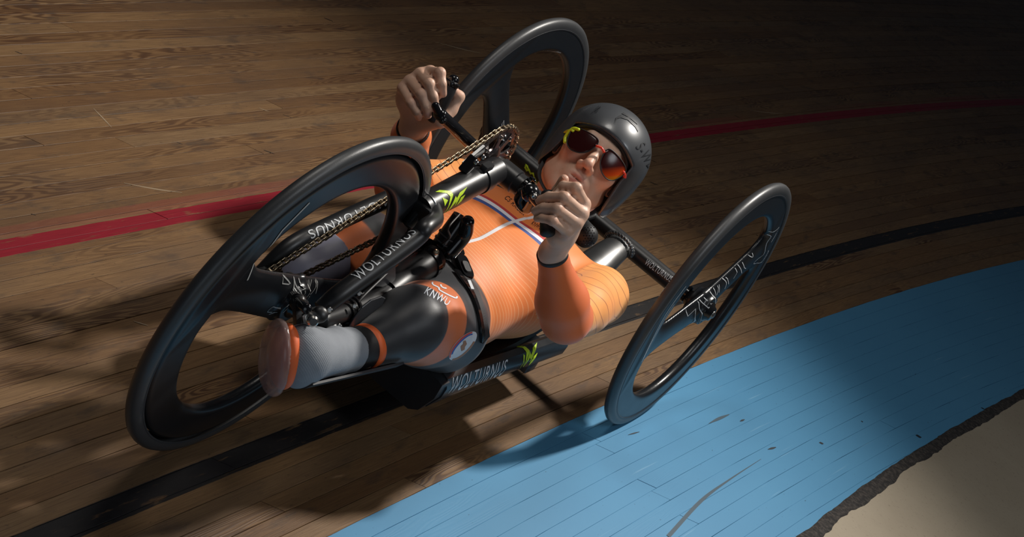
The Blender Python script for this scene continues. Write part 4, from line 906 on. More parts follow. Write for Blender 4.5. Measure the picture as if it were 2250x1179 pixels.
# neck and head
NB = V(XM + 0.005, -0.285, 0.345)
g.cone(NB + V(0, 0.03, -0.02), H(0, -0.030, -0.055), 0.062, 0.056, 0.035)
g.cone(NB + V(0.03, -0.012, 0.018), H(0.050, -0.010, -0.060), 0.016, 0.014, 0.02); g.cone(NB + V(-0.03, -0.012, 0.018), H(-0.050, -0.010, -0.060), 0.016, 0.014, 0.02)
g.ell(H(0, -0.012, 0.030), (0.074, 0.092, 0.086), HA, 0.02)
g.ell(H(0, 0.030, -0.012), (0.060, 0.056, 0.078), HA, 0.03)
g.ell(H(0, 0.034, -0.070), (0.052, 0.048, 0.034), HA, 0.03)
for s in (1, -1):
    g.cone(H(s * 0.054, -0.006, -0.052), H(s * 0.024, 0.062, -0.094), 0.018, 0.017, 0.025)      # jaw line
    g.ell(H(s * 0.042, 0.060, -0.016), (0.022, 0.018, 0.018), HA, 0.022)                          # cheek
    g.ell(H(s * 0.032, 0.093, 0.012), (0.018, 0.012, 0.013), HA, 0.008, cut=True)                 # eye socket
    g.ell(H(s * 0.031, 0.079, 0.010), (0.012, 0.0115, 0.0095), HA, 0.004)                         # eye with lid
    g.ell(H(s * 0.073, -0.012, 0.0), (0.009, 0.018, 0.030), HA, 0.006)                            # ear
g.cone(H(0, 0.074, -0.098), H(0, 0.080, -0.096), 0.019, 0.017, 0.02)                              # chin
g.cone(H(-0.030, 0.078, 0.030), H(0.030, 0.078, 0.030), 0.012, 0.012, 0.015)                      # brow
g.cone(H(0, 0.084, 0.016), H(0, 0.100, -0.012), 0.0085, 0.0095, 0.012)                            # nose bridge
g.cone(H(0, 0.100, -0.012), H(0, 0.111, -0.028), 0.0095, 0.0115, 0.006)                           # nose tip
for s in (1, -1):
    g.ell(H(s * 0.0125, 0.098, -0.034), (0.0085, 0.012, 0.0085), HA, 0.005)
    g.ell(H(s * 0.0072, 0.106, -0.0425), (0.0036, 0.0055, 0.0050), HA, 0.002, cut=True)
g.ell(H(0, 0.078, -0.060), (0.030, 0.018, 0.022), HA, 0.015)                                      # mouth mound
g.cone(H(-0.018, 0.087, -0.0605), H(-0.004, 0.0955, -0.0575), 0.0040, 0.0055, 0.004); g.cone(H(0.018, 0.087, -0.0605), H(0.004, 0.0955, -0.0575), 0.0040, 0.0055, 0.004)
g.cone(H(-0.013, 0.089, -0.070), H(0.013, 0.089, -0.070), 0.0060, 0.0060, 0.005); g.ell(H(0, 0.090, -0.0705), (0.014, 0.0075, 0.0065), HA, 0.005)
g.ell(H(0, 0.0985, -0.0645), (0.021, 0.0080, 0.0016), HA, 0.002, cut=True)
# hands: (knuckle, middle joint, end joint, tip) of each finger with radii
def finger(F_, pts, r, k=0.004):
    for i in range(3): F_.cone(pts[i], pts[i + 1], r[i], r[i + 1], k)
def P3(*a): return [V(q) for q in a]
HL_ = dict(index=P3((0.1925, -0.7881, 0.6545), (0.1738, -0.8168, 0.6801), (0.1521, -0.8176, 0.6689), (0.1454, -0.8104, 0.6469)),
           middle=P3((0.2035, -0.8013, 0.6428), (0.1744, -0.8469, 0.6642), (0.1486, -0.8440, 0.6464), (0.1348, -0.8368, 0.6269)),
           ring=P3((0.2074, -0.8150, 0.6279), (0.1785, -0.8620, 0.6459), (0.1551, -0.8576, 0.6295), (0.1424, -0.8483, 0.6114)),
           pinky=P3((0.2052, -0.8273, 0.6101), (0.1851, -0.8689, 0.6262), (0.1659, -0.8639, 0.6157), (0.1541, -0.8525, 0.6039)),
           thumb=P3((0.1885, -0.8111, 0.5823), (0.1548, -0.7892, 0.6039), (0.1391, -0.7879, 0.6428), (0.1400, -0.7976, 0.6711)))
HR_ = dict(index=P3((-0.2310, -0.6942, 0.6345), (-0.1993, -0.7252, 0.6568), (-0.1825, -0.7312, 0.6443), (-0.1749, -0.7221, 0.6263)),
           middle=P3((-0.2411, -0.7083, 0.6233), (-0.1973, -0.7483, 0.6353), (-0.1781, -0.7468, 0.6199), (-0.1684, -0.7327, 0.5986)),
           ring=P3((-0.2465, -0.7208, 0.6049), (-0.1980, -0.7587, 0.6131), (-0.1793, -0.7544, 0.5991), (-0.1722, -0.7397, 0.5810)),
           pinky=P3((-0.2483, -0.7294, 0.5876), (-0.2030, -0.7665, 0.5896), (-0.1864, -0.7619, 0.5803), (-0.1822, -0.7483, 0.5695)),
           thumb=P3((-0.1610, -0.7039, 0.5760), (-0.1621, -0.6835, 0.5964), (-0.1653, -0.6725, 0.6226), (-0.1711, -0.6927, 0.6327)))
RF = dict(index=(0.0112, 0.0100, 0.0088, 0.0080), middle=(0.0112, 0.0102, 0.0090, 0.0082), ring=(0.0108, 0.0096, 0.0085, 0.0078), pinky=(0.0098, 0.0086, 0.0077, 0.0070), thumb=(0.0165, 0.0130, 0.0110, 0.0092))
for Hd, wr, el, toward in ((HL_, WRL, ELL, ((0.1911, -0.7967, 0.5867))), (HR_, WRR, ELR, ((-0.2214, -0.7009, 0.5505)))):
    g.ecap(wr - nrm(wr - el) * 0.015, wr + nrm(wr - el) * 0.008, (0.0235, 0.021), (0.028, 0.021), nrm(Hd['index'][0] - Hd['pinky'][0]), 0.015)
    for f_ in ('index', 'middle', 'ring', 'pinky'):
        base = wr * 0.82 + Hd[f_][0] * 0.18; g.cone(base, Hd[f_][0], 0.0155, RF[f_][0] * 1.10, 0.016)
    mid = (Hd['index'][0] + Hd['pinky'][0]) / 2; g.ell((mid * .55 + wr * .45) + V(CAM_R[2]) * 0.008, (0.034, 0.036, 0.020), (nrm(Hd['index'][0] - Hd['pinky'][0]), nrm(mid - wr), np.cross(nrm(Hd['index'][0] - Hd['pinky'][0]), nrm(mid - wr))), 0.012)
    g.cone(wr * .7 + Hd['thumb'][0] * .3, Hd['thumb'][0], 0.016, 0.0155, 0.014)
    finger(g, Hd['thumb'], RF['thumb'], 0.006)
    for f_ in ('index', 'middle', 'ring', 'pinky'): finger(g, Hd[f_], RF[f_], 0.0034)
    fl = ('index', 'middle', 'ring', 'pinky')
    for p_, q_ in zip(fl[:-1], fl[1:]):
        for w_ in (0.15, 0.45, 0.75): g.cone(Hd[p_][0] * (1 - w_) + Hd[p_][1] * w_ + V(CAM_R[2]) * 0.0055, Hd[q_][0] * (1 - w_) + Hd[q_][1] * w_ + V(CAM_R[2]) * 0.0055, 0.0060, 0.0060, 0.002)
        for w_ in (0.1, 0.5, 0.9): g.cone(Hd[p_][1] * (1 - w_) + Hd[p_][2] * w_ + V(CAM_R[2]) * 0.0070, Hd[q_][1] * (1 - w_) + Hd[q_][2] * w_ + V(CAM_R[2]) * 0.0070, 0.0048, 0.0048, 0.002)
        g.cone(Hd[p_][2] * .4 + Hd[p_][3] * .6 + V(CAM_R[2]) * 0.006, Hd[q_][2] * .4 + Hd[q_][3] * .6 + V(CAM_R[2]) * 0.006, 0.0044, 0.0044, 0.002)
    for f_ in ('index', 'middle', 'ring', 'pinky'): g.ell(Hd[f_][0] - V(CAM_R[2]) * 0.003, (RF[f_][0],) * 3, k=0.004); g.ell(Hd[f_][1] - V(CAM_R[2]) * 0.0015, (RF[f_][1] * 1.02,) * 3, k=0.004)
vb, fb = g.net(); del g
vb = relax(vb, fb, 1, 0.5)
rider = mesh_obj('person', vb, fb, M['skin'])
tag(rider, 'rider in orange and black racing suit lying on the handcycle, fists on the cranks', 'person')
L_ = (vb - hO) @ np.array([hX, hF, hU]).T
def near(p, r): return np.exp(-((L_ - V(p)) ** 2 / (V(r) ** 2)).sum(1))
lips = np.clip(near((0, 0.093, -0.0585), (0.015, 0.012, 0.0042)) * 1.2 + near((0, 0.092, -0.0705), (0.014, 0.012, 0.0050)) * 1.2, 0, 0.75)
blush = np.clip(near((0, 0.108, -0.030), (0.018, 0.02, 0.014)) + 0.6 * near((0.042, 0.07, -0.02), (0.02, 0.03, 0.02)) + 0.6 * near((-0.042, 0.07, -0.02), (0.02, 0.03, 0.02)), 0, 1)
for Hd in (HL_, HR_):
    for f_ in Hd:
        for q in Hd[f_][:2] + Hd[f_][3:]: blush = np.maximum(blush, 0.8 * np.exp(-((vb - q) ** 2).sum(1) / 0.009 ** 2))
fattr(rider, 'lips', lips); fattr(rider, 'blush', blush)
# finger nails of the upper fist and the thumb nail of the near fist
def nail(p, axis, outd, r=0.0052):
    p, axis, outd = V(p), nrm(axis), nrm(outd); outd = nrm(outd - axis * (outd @ axis)); sd = np.cross(axis, outd); vs, fs = [], []
    for i in range(5):
        for j in range(5):
            a = (i / 4 - 0.5) * 2; b_ = (j / 4 - 0.5) * 2; k_ = math.sqrt(max(0, 1 - 0.35 * a * a)); vs.append(p + axis * r * a * 1.15 + sd * r * b_ * k_ + outd * (-0.30 * r * b_ * b_))
    fs = [(i * 5 + j, i * 5 + j + 1, i * 5 + j + 6, i * 5 + j + 5) for i in range(4) for j in range(4)]; return np.array(vs), fs
NAILM = simple('finger_nail', (0.62, 0.36, 0.28), 0.3)
TB = bvh_of(vb, fb)
for Hd, nm_ in ((HR_, ('middle', 'ring', 'index')), (HL_, ('thumb',))):
    for f_ in nm_:
        q = Hd[f_]; d_ = q[3] - q[2]; pt = q[3] - nrm(d_) * 0.001; od = -V(CAM_R[2]) if f_ != 'thumb' else -V(CAM_R[0]) * 0.4 - V(CAM_R[2]) * 0.8; od = nrm(od); h_ = TB.ray_cast(Vector(pt + od * 0.03), Vector(-od), 0.05)
        if h_[0] is not None: o_ = mesh_obj('finger_nail', *nail(V(h_[0]) + od * 0.0002, d_, od, 0.0045), NAILM, rider)

# the racing suit: torso, sleeves and legs, its own surface over the body
s_ = Field((-0.40, -1.28, 0.10), (0.40, -0.18, 0.62), 0.0034)
torso(s_, 0.001); arm(s_, SHL, ELL, WRL, 0.001); arm(s_, SHR, ELR, WRR, 0.001); legL(s_, 0.0015); legR(s_, 0.0015)
s_.cone(NB + V(0, 0.03, -0.02), NB * .5 + H(0, -0.03, -0.055) * .5, 0.0660, 0.060, 0.035)
def cutplane(F_, p, n, r):
    """remove everything within r of p that lies beyond the plane through p."""
    p, n = V(p), nrm(n)
    def fn(x, y, z):
        d = (x - p[0]) * n[0] + (y - p[1]) * n[1] + (z - p[2]) * n[2]; q = np.sqrt((x - p[0]) ** 2 + (y - p[1]) ** 2 + (z - p[2]) ** 2) - r
        return np.maximum(-d, q)
    F_.put(fn, p - r, p + r, 0.0, cut=True)
def fn_below(F_): pass
cutplane(s_, WRL - nrm(WRL - ELL) * 0.004, WRL - ELL, 0.075); cutplane(s_, WRR - nrm(WRR - ELR) * 0.004, WRR - ELR, 0.075)
neck_dir = nrm(H(0, -0.03, -0.055) - NB)
NC = NB + neck_dir * 0.052; cutplane(s_, NC, neck_dir + V(0, -0.30, 0.25), 0.12)
cutplane(s_, ANL + nrm(KNL - ANL) * 0.010, ANL - KNL, 0.08); cutplane(s_, ANR + nrm(KNR - ANR) * 0.012, ANR - KNR, 0.09)
vs_, fs_ = s_.net(); del s_
vs_ = relax(vs_, fs_, 2)
suit_o = mesh_obj('racing_suit', vs_, fs_, M['suit'], rider, label='orange and black lycra racing suit with fine contour lines')
TS = bvh_of(vs_, fs_)
def segd(p, a, b, lo=-0.2, hi=1.2):
    ab = b - a; t = np.clip((p - a) @ ab / (ab @ ab), lo, hi); return np.linalg.norm(p - a - t[:, None] * ab, axis=1), t
armw = np.zeros(len(vs_)); deep = np.zeros(len(vs_)); cream = np.zeros(len(vs_)); fore = np.zeros(len(vs_))
for sh, el, wr in ((SHL, ELL, WRL), (SHR, ELR, WRR)):
    d1, t1 = segd(vs_, sh, el, 0, 1); d2, t2 = segd(vs_, el, wr, 0, 1); fore = np.maximum(fore, ((d2 < 0.07) & (d2 - d1 < 0.012)).astype(float)); side = np.sign(sh[0] - XM) * (vs_[:, 0] - XM)
    a_ = smoothstep(0.010, 0.015, d2 - d1) * smoothstep(0.155, 0.163, side) * (d1 < 0.10)
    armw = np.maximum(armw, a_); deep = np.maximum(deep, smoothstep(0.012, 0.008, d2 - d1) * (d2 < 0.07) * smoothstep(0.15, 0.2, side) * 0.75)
    cream = np.maximum(cream, a_ * smoothstep(0.325, 0.255, vs_[:, 2]))
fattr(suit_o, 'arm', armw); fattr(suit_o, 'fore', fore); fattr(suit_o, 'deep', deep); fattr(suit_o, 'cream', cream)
d1, t1 = segd(vs_, HIPL, KNL); d3, t3 = segd(vs_, HIPR, KNR)
bend = vs_[:, 1] + 0.35 * (vs_[:, 0] - XM) ** 2 * 6
legs = smoothstep(-0.676, -0.682, vs_[:, 1] - 0.10 * np.abs(vs_[:, 0] - XM))
for sh, el, wr in ((SHL, ELL, WRL), (SHR, ELR, WRR)):
    legs = legs * ((segd(vs_, sh, el)[0] > 0.062) & (segd(vs_, el, wr)[0] > 0.062))
fattr(suit_o, 'legs', legs)
dirL = nrm(KNL - HIPL); sL = (vs_ - HIPL) @ dirL + 0.38 * (vs_[:, 2] - 0.31) - 0.15 * (vs_[:, 0] - 0.09); crossL = vs_[:, 0] > XM
bandv = smoothstep(0.124, 0.128, sL) * smoothstep(0.210, 0.206, sL) * crossL
dirR = nrm(KNR - HIPR); sR = (vs_ - HIPR) @ dirR; 
tR = (vs_ - KNR) @ nrm(ANR - KNR); bandv = np.maximum(bandv, smoothstep(0.015, 0.020, tR) * (~crossL))
fattr(suit_o, 'legband', bandv)
# cuffs
def cuff(name, c, ax, r, w, mat, th=0.0022, flat=1.0, label=None):
    return mesh_obj(name, *lathe([(r, -w), (r + th, -w * 0.8), (r + th, w * 0.8), (r, w)], c, ax, 40), M[mat] if isinstance(mat, str) else mat, rider, label=label)
cuff('sleeve_cuff', WRL - nrm(WRL - ELL) * 0.004, WRL - ELL, 0.0268, 0.005, 'rubber'); cuff('sleeve_cuff', WRR - nrm(WRR - ELR) * 0.004, WRR - ELR, 0.0305, 0.005, 'rubber')
nA = ANL + nrm(KNL - ANL) * 0.010
cuff('leg_cuff', nA, KNL - ANL, 0.0365, 0.010, 'orange', 0.003, label='orange elastic cuff')
lay_text('lettering', 'ISIIIS', (0.2010, -1.3066, 0.4315), (0.1795, -1.3186, 0.4706), 0.008, bvh_of(*lathe([(0.0395, -0.01), (0.0395, 0.01)], nA, KNL - ANL, 40)), M['white'], rider, reach=0.06)
# black ankle sleeve, grey sock, orange sole and clear toe cup on the near foot
def sdf_obj(name, lo, hi, h, build, mat, parent, label=None, it=2):
    F_ = Field(lo, hi, h); build(F_); v, f = F_.net(); v = relax(v, f, it); return mesh_obj(name, v, f, M[mat] if isinstance(mat, str) else mat, parent, label=label), v, f
dF = nrm(nrm(FTL - ANL) * 0.55 - V(CAM_R[0]) * 0.75); TO = nrm(V(0, 0.15, 1) - dF * (V(0, 0.15, 1) @ dF)); SD_ = np.cross(dF, TO)
def b_ank(F_): dA = nrm(FTL - ANL); F_.cone(nA - dA * 0.004, ANL + dA * 0.055, 0.0368, 0.0375, 0)
sdf_obj('ankle_sleeve', ANL - 0.13, ANL + 0.12, 0.0025, b_ank, 'rubber', rider)
def b_sock(F_):
    dA = nrm(FTL - ANL); a0 = ANL + dA * 0.036
    F_.cone(a0, FTL - dF * 0.03, 0.0385, 0.0405, 0.02)
    for q, r in ((0.30, 0.0405), (0.62, 0.0425)): F_.ell(a0 + (FTL - a0) * q, (r, 0.02, r), (SD_, dF, TO), 0.012)
    F_.ell(FTL - TO * 0.004 - dF * 0.012, (0.040, 0.030, 0.053), (SD_, dF, TO), 0.03)
    cutplane(F_, a0 + dA * 0.004, -dA, 0.09)
sdf_obj('sock', np.minimum(FTL, ANL) - 0.09, np.maximum(FTL, ANL) + 0.09, 0.003, b_sock, 'sock', rider, label='grey knitted sock')
def b_sole(F_):
    F_.ell(FTL + dF * 0.010 - TO * 0.002, (0.043, 0.022, 0.058), (SD_, dF, TO), 0.0)
sdf_obj('sole', FTL - 0.1, FTL + 0.11, 0.003, b_sole, 'orange', rider, label='orange sole of the sock')
def b_cup(F_):
    F_.ell(FTL + dF * 0.024 - TO * 0.004, (0.049, 0.025, 0.068), (SD_, dF, TO), 0.0); F_.ell(FTL + dF * 0.008 - TO * 0.003, (0.046, 0.029, 0.065), (SD_, dF, TO), 0.003, cut=True)
sdf_obj('foot_cup', FTL - 0.13, FTL + 0.14, 0.003, b_cup, 'clear', bike, label='clear plastic cup around the sole')
# near leg rest: long shallow shell under calf and foot, its grey fin beside the knee
def rest(a, b, r0, r1, dn, name, mat, a0=-1.25, a1=1.25, n=9, label=None):
    ax = nrm(b - a); d = nrm(V(dn) - ax * (V(dn) @ ax)); s = np.cross(ax, d); rows = []
    for t_ in np.linspace(0, 1, 9): c = a + (b - a) * t_; r = r0 + (r1 - r0) * t_; rows.append([c + r * (d * math.cos(q) + s * math.sin(q)) for q in np.linspace(a0, a1, n)])
    return part(name, shell_strip(rows, 0.004), mat, label=label)
rest(KNL * .55 + ANL * .45, FTL - dF * 0.01, 0.058, 0.055, (0, 0.1, -1), 'leg_rest', 'shell', -1.35, 1.2, label='dark shell under the near leg')
fin = [(0.0450, -1.0069, 0.3727), (0.0450, -1.0260, 0.3811), (0.0450, -1.0592, 0.3805), (0.0450, -1.0782, 0.3687), (0.0450, -1.0867, 0.3445), (0.0450, -1.0917, 0.3071), (0.0450, -1.0516, 0.2927), (0.0450, -1.0256, 0.3142), (0.0450, -1.0051, 0.3496)]
part('leg_rest_fin', prism(fin, (1, -0.25, 0.1), 0.004, 0.0012), 'shell', smooth=False, label='grey fin plate beside the near knee')
part('rest_arm', tube([(0.0400, -1.1547, 0.3420), (0.0550, -1.1209, 0.3307), tuple(KNL * .4 + ANL * .6 + V(0, 0, -0.055))], 0.008, 12, 5), 'black')
rest(KNR * .3 + ANR * .7, FTR, 0.062, 0.056, (0, 0.1, -1), 'leg_rest', 'shell', -1.0, 1.0, 9, label='dark shell under the far leg')
def b_cov(F_):
    d_ = nrm(FTR - ANR); F_.cone(KNR * .25 + ANR * .75, ANR * .5 + FTR * .5, 0.0520, 0.0490); foot(F_, ANR, FTR, 0.007); cutplane(F_, KNR * .22 + ANR * .78, KNR - ANR, 0.10)
sdf_obj('leg_cover', np.minimum(FTR, ANR) - 0.12, np.maximum(FTR, ANR) + 0.12, 0.0035, b_cov, 'lilac', rider, label='smooth grey-lilac cover over the far foot and calf')

# prints on the suit
def tline(name, s, A, B, h, mat, flip=False, **k):
    k.setdefault('reach', 0.05); return lay_text(name, s, *face_on(on_surface(TS, A), on_surface(TS, B)), h, TS, M[mat], suit_o, **k)
tline('lettering', 'KNWU', (0.1372, -1.1004, 0.4760), (0.1761, -1.0766, 0.4751), 0.014, 'emblem_white', shear=0.1, cell=0.003)
crown = [[(0.1, 0.2), (0.0, 0.5), (0.15, 0.8), (0.5, 0.8), (0.65, 1.05), (1.0, 1.05), (1.2, 0.75), (1.0, 0.45), (0.7, 0.45), (0.6, 0.7)], [(0.12, 0.2), (0.6, 0.2), (0.75, 0.0), (1.9, 0.0), (2.0, 0.25), (1.7, 0.55), (1.25, 0.75)]]
v2, f2 = stroke2d([spline(c_, 3) for c_ in crown], 0.12)
A_, B_ = face_on(on_surface(TS, (0.1383, -1.0952, 0.4864)), on_surface(TS, (0.1794, -1.0705, 0.4861))); U0 = nrm(B_ - A_); N0 = nrm(V(CAM_POS) - A_); N0 = nrm(N0 - U0 * (N0 @ U0)); V0 = np.cross(N0, U0)
lay('wing_mark', v2, f2, A_ + V0 * 0.006, (B_ - A_) / 2.0, V0 * 0.017, TS, M['emblem_white'], suit_o, reach=0.05)
tline('lettering', 'CS RACER', (0.0561, -0.7772, 0.5626), (0.1008, -0.7661, 0.5550), 0.010, 'darkprint', shear=0.3)
tline('lettering', 'KNWU', (0.1114, -0.7360, 0.5380), (0.1315, -0.7293, 0.5385), 0.009, 'darkprint', shear=0.3)
# oval emblem on the shorts
eC, eA, eB = [on_surface(TS, q) for q in ((0.1984, -0.9649, 0.3777), (0.1920, -0.9279, 0.3879), (0.2021, -0.9928, 0.3643))]; eB, eA = face_on(eB, eA); U0 = nrm(eA - eB); N0 = nrm(V(CAM_POS) - eC); N0 = nrm(N0 - U0 * (N0 @ U0)); V0 = np.cross(N0, U0)
def oval(rx_, ry_, x0=0, y0=0, n=28): return [(x0 + rx_ * math.cos(q), y0 + ry_ * math.sin(q)) for q in np.linspace(0, 2 * math.pi, n, endpoint=False)]
for pl, mt, of in (([oval(0.034, 0.0135)], 'emblem_white', 0.0006), ([oval(0.0335, 0.013, 0, 0)[2:14] + oval(0.031, 0.010, 0, 0.000)[2:14][::-1]], 'emblem_red', 0.0010), ([oval(0.029, 0.0095, 0, 0.0005)[1:13] + oval(0.026, 0.007, 0, 0.0005)[1:13][::-1]], 'emblem_blue', 0.0010), ([oval(0.0335, 0.013)[15:25] + oval(0.030, 0.010)[15:25][::-1]], 'emblem_gold', 0.0010), ([[(-0.009, -0.004), (-0.004, 0.003), (0.002, 0.0025), (0.006, 0.006), (0.010, 0.004), (0.007, -0.002), (0.001, -0.003), (-0.003, -0.006)]], 'emblem_gold', 0.0013)):
    v2, f2 = poly2d(pl); lay('emblem', v2, f2, eC, U0, V0, TS, M[mt], suit_o, off=of, cell=0.004, reach=0.05)

# waist belt with buckle and chrome-edged webbing
def ring_on(pts, w, th, mat, name, parent, target, off=0.003, label=None):
    P = spline(pts, 8); vs = []; fs = []; T = np.gradient(P, axis=0); T /= np.linalg.norm(T, axis=1)[:, None]
    for p, t_ in zip(P, T):
        h = target.find_nearest(Vector(p)); n_ = V(h[1]); q = V(h[0])
        if n_ @ (V(CAM_POS) - q) < 0 and n_[2] < 0 and q[2] > 0.3: n_ = -n_
        sd = nrm(np.cross(t_, n_))
        for a_, b_ in ((-w, off - 0.002), (-w, off + th), (w, off + th), (w, off - 0.002)): vs.append(q + sd * a_ + n_ * b_)
    L = len(P)
    for i in range(L - 1):
        for j in range(4): k = (j + 1) % 4; fs.append((4 * i + j, 4 * i + k, 4 * i + 4 + k, 4 * i + 4 + j))
    fs += [(3, 2, 1, 0), tuple(4 * (L - 1) + j for j in range(4))]
    return mesh_obj(name, vs, fs, M[mat], parent, smooth=False, label=label)
def on_suit(p):
    return on_surface(TS, p)
BP = [on_suit(q) for q in ((0.0447, -0.8886, 0.4530), (0.0733, -0.8987, 0.4606), (0.1108, -0.9197, 0.4632), (0.1435, -0.9339, 0.4591), (0.1655, -0.9157, 0.4333), (0.1806, -0.8830, 0.3938), (0.1894, -0.8517, 0.3557))]
belt = thing('waist_belt', tuple(V(BP[3])), 'black webbing belt buckled across the rider\'s waist', 'belt')
ring_on(BP, 0.0125, 0.002, 'web', 'strap', belt, TS)
ring_on([V(p) + V(-0.004, -0.016, 0.0) for p in BP[2:]], 0.0060, 0.003, 'gloss', 'strap_edge', belt, TS, 0.004, 'shiny wrinkled edge of the belt')
bh = TS.find_nearest(Vector(on_suit((0.1085, -0.9186, 0.4673)))); bn = V(bh[1]); bc = V(bh[0]) + bn * 0.008; bu = nrm(V((0.1373, -0.9344, 0.4625)) - V((0.0797, -0.9039, 0.4697))); bu = nrm(bu - bn * (bu @ bn)); bs = np.cross(bn, bu)
def slab(name, ce, hu, hs, hn, mat, label=None):
    P = [ce + bu * hu * math.cos(q) * (1.0 if abs(math.cos(q)) > 0.2 else 1) + bs * hs * math.sin(q) for q in np.linspace(0, 2 * math.pi, 24, endpoint=False)]
    P = [ce + bu * hu * np.sign(math.cos(q)) * abs(math.cos(q)) ** 0.6 + bs * hs * np.sign(math.sin(q)) * abs(math.sin(q)) ** 0.6 for q in np.linspace(0, 2 * math.pi, 24, endpoint=False)]
    return mesh_obj(name, *prism(P, bn, hn * 2, 0.002), M[mat], belt, smooth=False, label=label)
slab('buckle', bc, 0.030, 0.014, 0.005, 'gloss', 'black plastic buckle'); slab('buckle_tab', bc + bn * 0.006 + bu * 0.004, 0.015, 0.0085, 0.002, 'rubber'); slab('buckle_slider', bc - bu * 0.040, 0.011, 0.014, 0.004, 'gloss')
tg_ = TS.find_nearest(Vector(on_suit((0.1448, -0.9452, 0.4586)))); tn = V(tg_[1])
mesh_obj('silver_tag', *box(V(tg_[0]) + tn * 0.010, (bu, bs, bn), (0.011, 0.0035, 0.0006), 0.0004), M['white'], belt, smooth=False, label='small silver tag on the belt')

# ------------------------------------------------------------------ helmet, sunglasses, chin strap
def b_helm(F_):
    c = H(0.007, -0.024, 0.040)
    F_.ell(c, (0.105, 0.126, 0.107), HA)
    for s in (1, -1): F_.ell(H(s * 0.064 + 0.006, -0.020, -0.035), (0.032, 0.062, 0.052), HA, 0.04)
    F_.ell(c + hF * -0.004 - hX * 0.003, (0.094, 0.114, 0.097), HA, 0.003, cut=True)
    for s in (1, -1): F_.ell(H(s * 0.056, -0.016, -0.045), (0.028, 0.058, 0.060), HA, 0.006, cut=True)
    def face(x, y, z):
        a, b, q = [(x - hO[0]) * w[0] + (y - hO[1]) * w[1] + (z - hO[2]) * w[2] for w in HA]
        top = 0.052 - 3.0 * a * a
        X_ = np.abs(a) - (0.0730 + 0.10 * np.clip(-q - 0.01, 0, 1) ); Z_ = q - top; Y_ = 0.028 + 0.42 * np.clip(q, -0.2, 0.1) - b
        return np.maximum(np.maximum(X_, Z_ * 0.8), Y_ * 0.9)
    F_.put(face, hO - 0.2, hO + 0.2, 0.006, cut=True)
    def below(x, y, z):
        b, q = [(x - hO[0]) * w[0] + (y - hO[1]) * w[1] + (z - hO[2]) * w[2] for w in (hF, hU)]
        return q + 0.070 + 0.25 * (b + 0.02)
    F_.put(below, hO - 0.2, hO + 0.2, 0.004, cut=True)
hF_ = Field(hO - 0.17, hO + 0.17, 0.0022); b_helm(hF_); vh, fh = hF_.net(); del hF_; vh = relax(vh, fh, 4)
helmet = mesh_obj('helmet', vh, fh, M['helmet']); tag(helmet, 'smooth dark grey aero helmet with charcoal lettering on the rider\'s head', 'helmet')
TH = bvh_of(vh, fh)
def bird(): return [[(0, 0), (0.15, 0.55), (0.45, 0.75), (0.95, 0.70), (1.5, 0.25), (1.75, -0.15), (1.75, 0.05), (1.55, 0.42), (1.0, 0.95), (0.4, 1.0), (0.1, 0.65)], [(0.5, 1.15), (0.62, 1.32), (1.3, 1.02), (1.72, 0.62), (1.66, 0.55), (1.2, 0.86), (0.9, 1.02)]]
A_, B_ = V((0.0196, -0.3253, 0.6478)), V((0.0518, -0.2997, 0.6808)); U0 = nrm(B_ - A_); N0 = -V(CAM_R[2]); V0 = np.cross(N0, U0)
v2, f2 = poly2d([[(x, y * 0.9) for x, y in p] for p in bird()]); lay('emblem', v2, f2, on_surface(TH, (0.0154, -0.3255, 0.6505)), V(CAM_R[0]) * 0.029 - V(CAM_R[1]) * -0.006, -V(CAM_R[1]) * 0.027 + V(CAM_R[0]) * 0.002, TH, M['darkprint'], helmet, reach=0.15, off=0.0012, cell=0.003)
lay_text('lettering', 'S-WL', *face_on(on_surface(TH, (0.0739, -0.3128, 0.6366)), on_surface(TH, (0.1122, -0.2803, 0.6052))), 0.021, TH, M['darkprint'], helmet, reach=0.15, off=0.0012, cell=0.003)
lay_text('lettering', 'S', *face_on(on_surface(TH, (-0.0262, -0.3395, 0.6494)), on_surface(TH, (-0.0258, -0.3323, 0.6649))), 0.006, TH, M['darkprint'], helmet, reach=0.15, off=0.0012, cell=0.003)
# dark padded rim inside the opening
rp = [H(-0.074, 0.022, -0.030), H(-0.073, 0.036, 0.006), H(-0.062, 0.062, 0.036), H(-0.032, 0.084, 0.049), H(0, 0.090, 0.052), H(0.032, 0.084, 0.049), H(0.062, 0.062, 0.036), H(0.073, 0.036, 0.006), H(0.074, 0.022, -0.030)]
mesh_obj('rim_pad', *tube([tuple(p) for p in rp], 0.0045, 12, 6, round_end=0.8), M['rubber'], helmet)
for s, nmz in ((1, 0), (-1, 0)):
    pth = [H(s * 0.078, -0.002, -0.050), H(s * 0.068, 0.022, -0.088), H(s * 0.040, 0.050, -0.112), H(0.0, 0.058, -0.120)]
    mesh_obj('chin_strap', *tube([tuple(p) for p in pth], 0.0045, 12, 6, flat=0.35), M['web'], helmet)
mesh_obj('strap_clasp', *box(H(0.056, 0.034, -0.102), (nrm(hX * -0.7 + hF * 0.5 - hU * 0.4), hF, hU), (0.016, 0.006, 0.009), 0.002), M['gloss'], helmet)
glasses = thing('sunglasses', tuple(H(0, 0.09, 0.01)), 'sunglasses with dark red mirrored lenses on the rider\'s face', 'sunglasses')
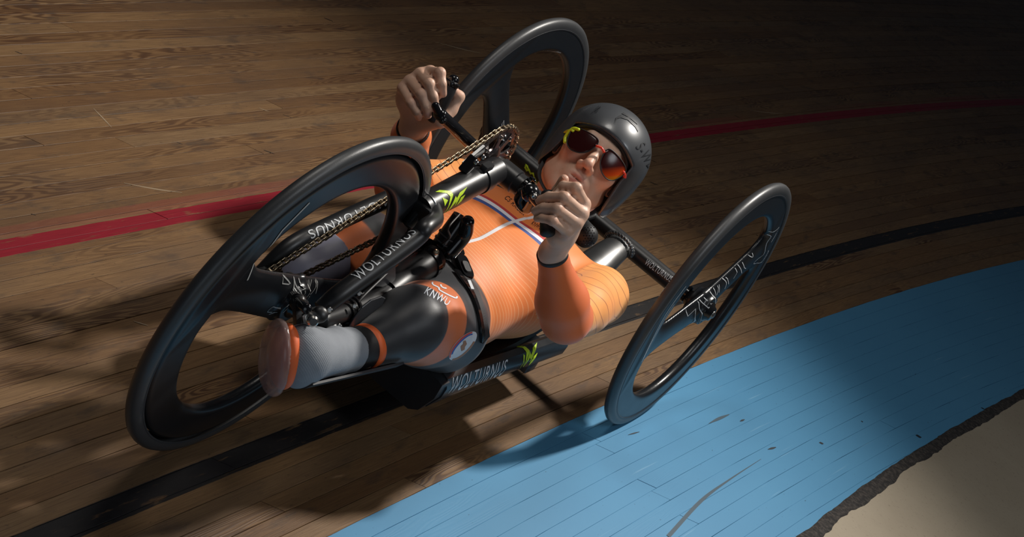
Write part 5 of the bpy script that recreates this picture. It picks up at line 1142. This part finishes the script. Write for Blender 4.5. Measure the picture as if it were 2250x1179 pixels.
def lens(s):
    out = [(0.010, 0.012), (0.014, 0.021), (0.026, 0.0235), (0.046, 0.0225), (0.062, 0.019), (0.070, 0.012), (0.069, -0.002), (0.062, -0.019), (0.052, -0.0265), (0.040, -0.0275), (0.026, -0.0220), (0.015, -0.009)]
    P = spline([list(p) for p in out + out[:1]], 5)[:-1]; c = P.mean(0); K = 7; vs = []; tint = []
    def surf(x, z): return H(s * x, 0.109 - 5.5 * x * x - 4.0 * (z) ** 2, z + 0.004)
    for k in range(K):
        q = k / (K - 1)
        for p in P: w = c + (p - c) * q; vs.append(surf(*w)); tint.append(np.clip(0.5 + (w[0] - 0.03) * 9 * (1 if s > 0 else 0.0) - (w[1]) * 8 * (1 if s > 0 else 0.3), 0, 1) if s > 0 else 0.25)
    n = len(P); fs = [((k) * n + j, k * n + (j + 1) % n, (k + 1) * n + (j + 1) % n, (k + 1) * n + j) for k in range(K - 1) for j in range(n)]
    vs = np.array(vs); m_ = len(vs); back = vs - hF * 0.0022; fs2 = fs + [tuple(m_ + i for i in f[::-1]) for f in fs]; e = (K - 1) * n
    fs2 += [(e + j, e + (j + 1) % n, m_ + e + (j + 1) % n, m_ + e + j) for j in range(n)]
    o = mesh_obj('lens', np.vstack([vs, back]), fs2, M['lens'], glasses); fattr(o, 'tint', np.array(tint * 2))
    rimp = [tuple(surf(*p)) for p in P]; rimp.append(rimp[0])
    mesh_obj('lens_rim', *tube(rimp, 0.0011, 8, 1, smoothpath=False), M['rubber'], glasses)
    tm = [H(s * 0.066, 0.086, 0.012), H(s * 0.073, 0.070, 0.012), H(s * 0.078, 0.040, 0.010), H(s * 0.079, 0.0, 0.006)]
    mesh_obj('temple_arm', *tube([tuple(p) for p in tm], 0.0045, 12, 5, flat=0.6), M['redplastic' if s > 0 else 'yellow'], glasses, label='red temple arm' if s > 0 else 'yellow temple arm')
    if s < 0: mesh_obj('lens_hinge', *tube([tuple(H(-0.060, 0.090, 0.020)), tuple(H(-0.071, 0.080, 0.016)), tuple(H(-0.072, 0.072, -0.004)), tuple(H(-0.066, 0.078, -0.016))], 0.0035, 10, 4, round_end=0.8), M['yellow'], glasses)
for s in (1, -1): lens(s)
mesh_obj('nose_bridge', *tube([tuple(H(-0.011, 0.109, 0.012)), tuple(H(0, 0.112, 0.015)), tuple(H(0.011, 0.109, 0.012))], 0.0026, 10, 4), M['redplastic'], glasses)
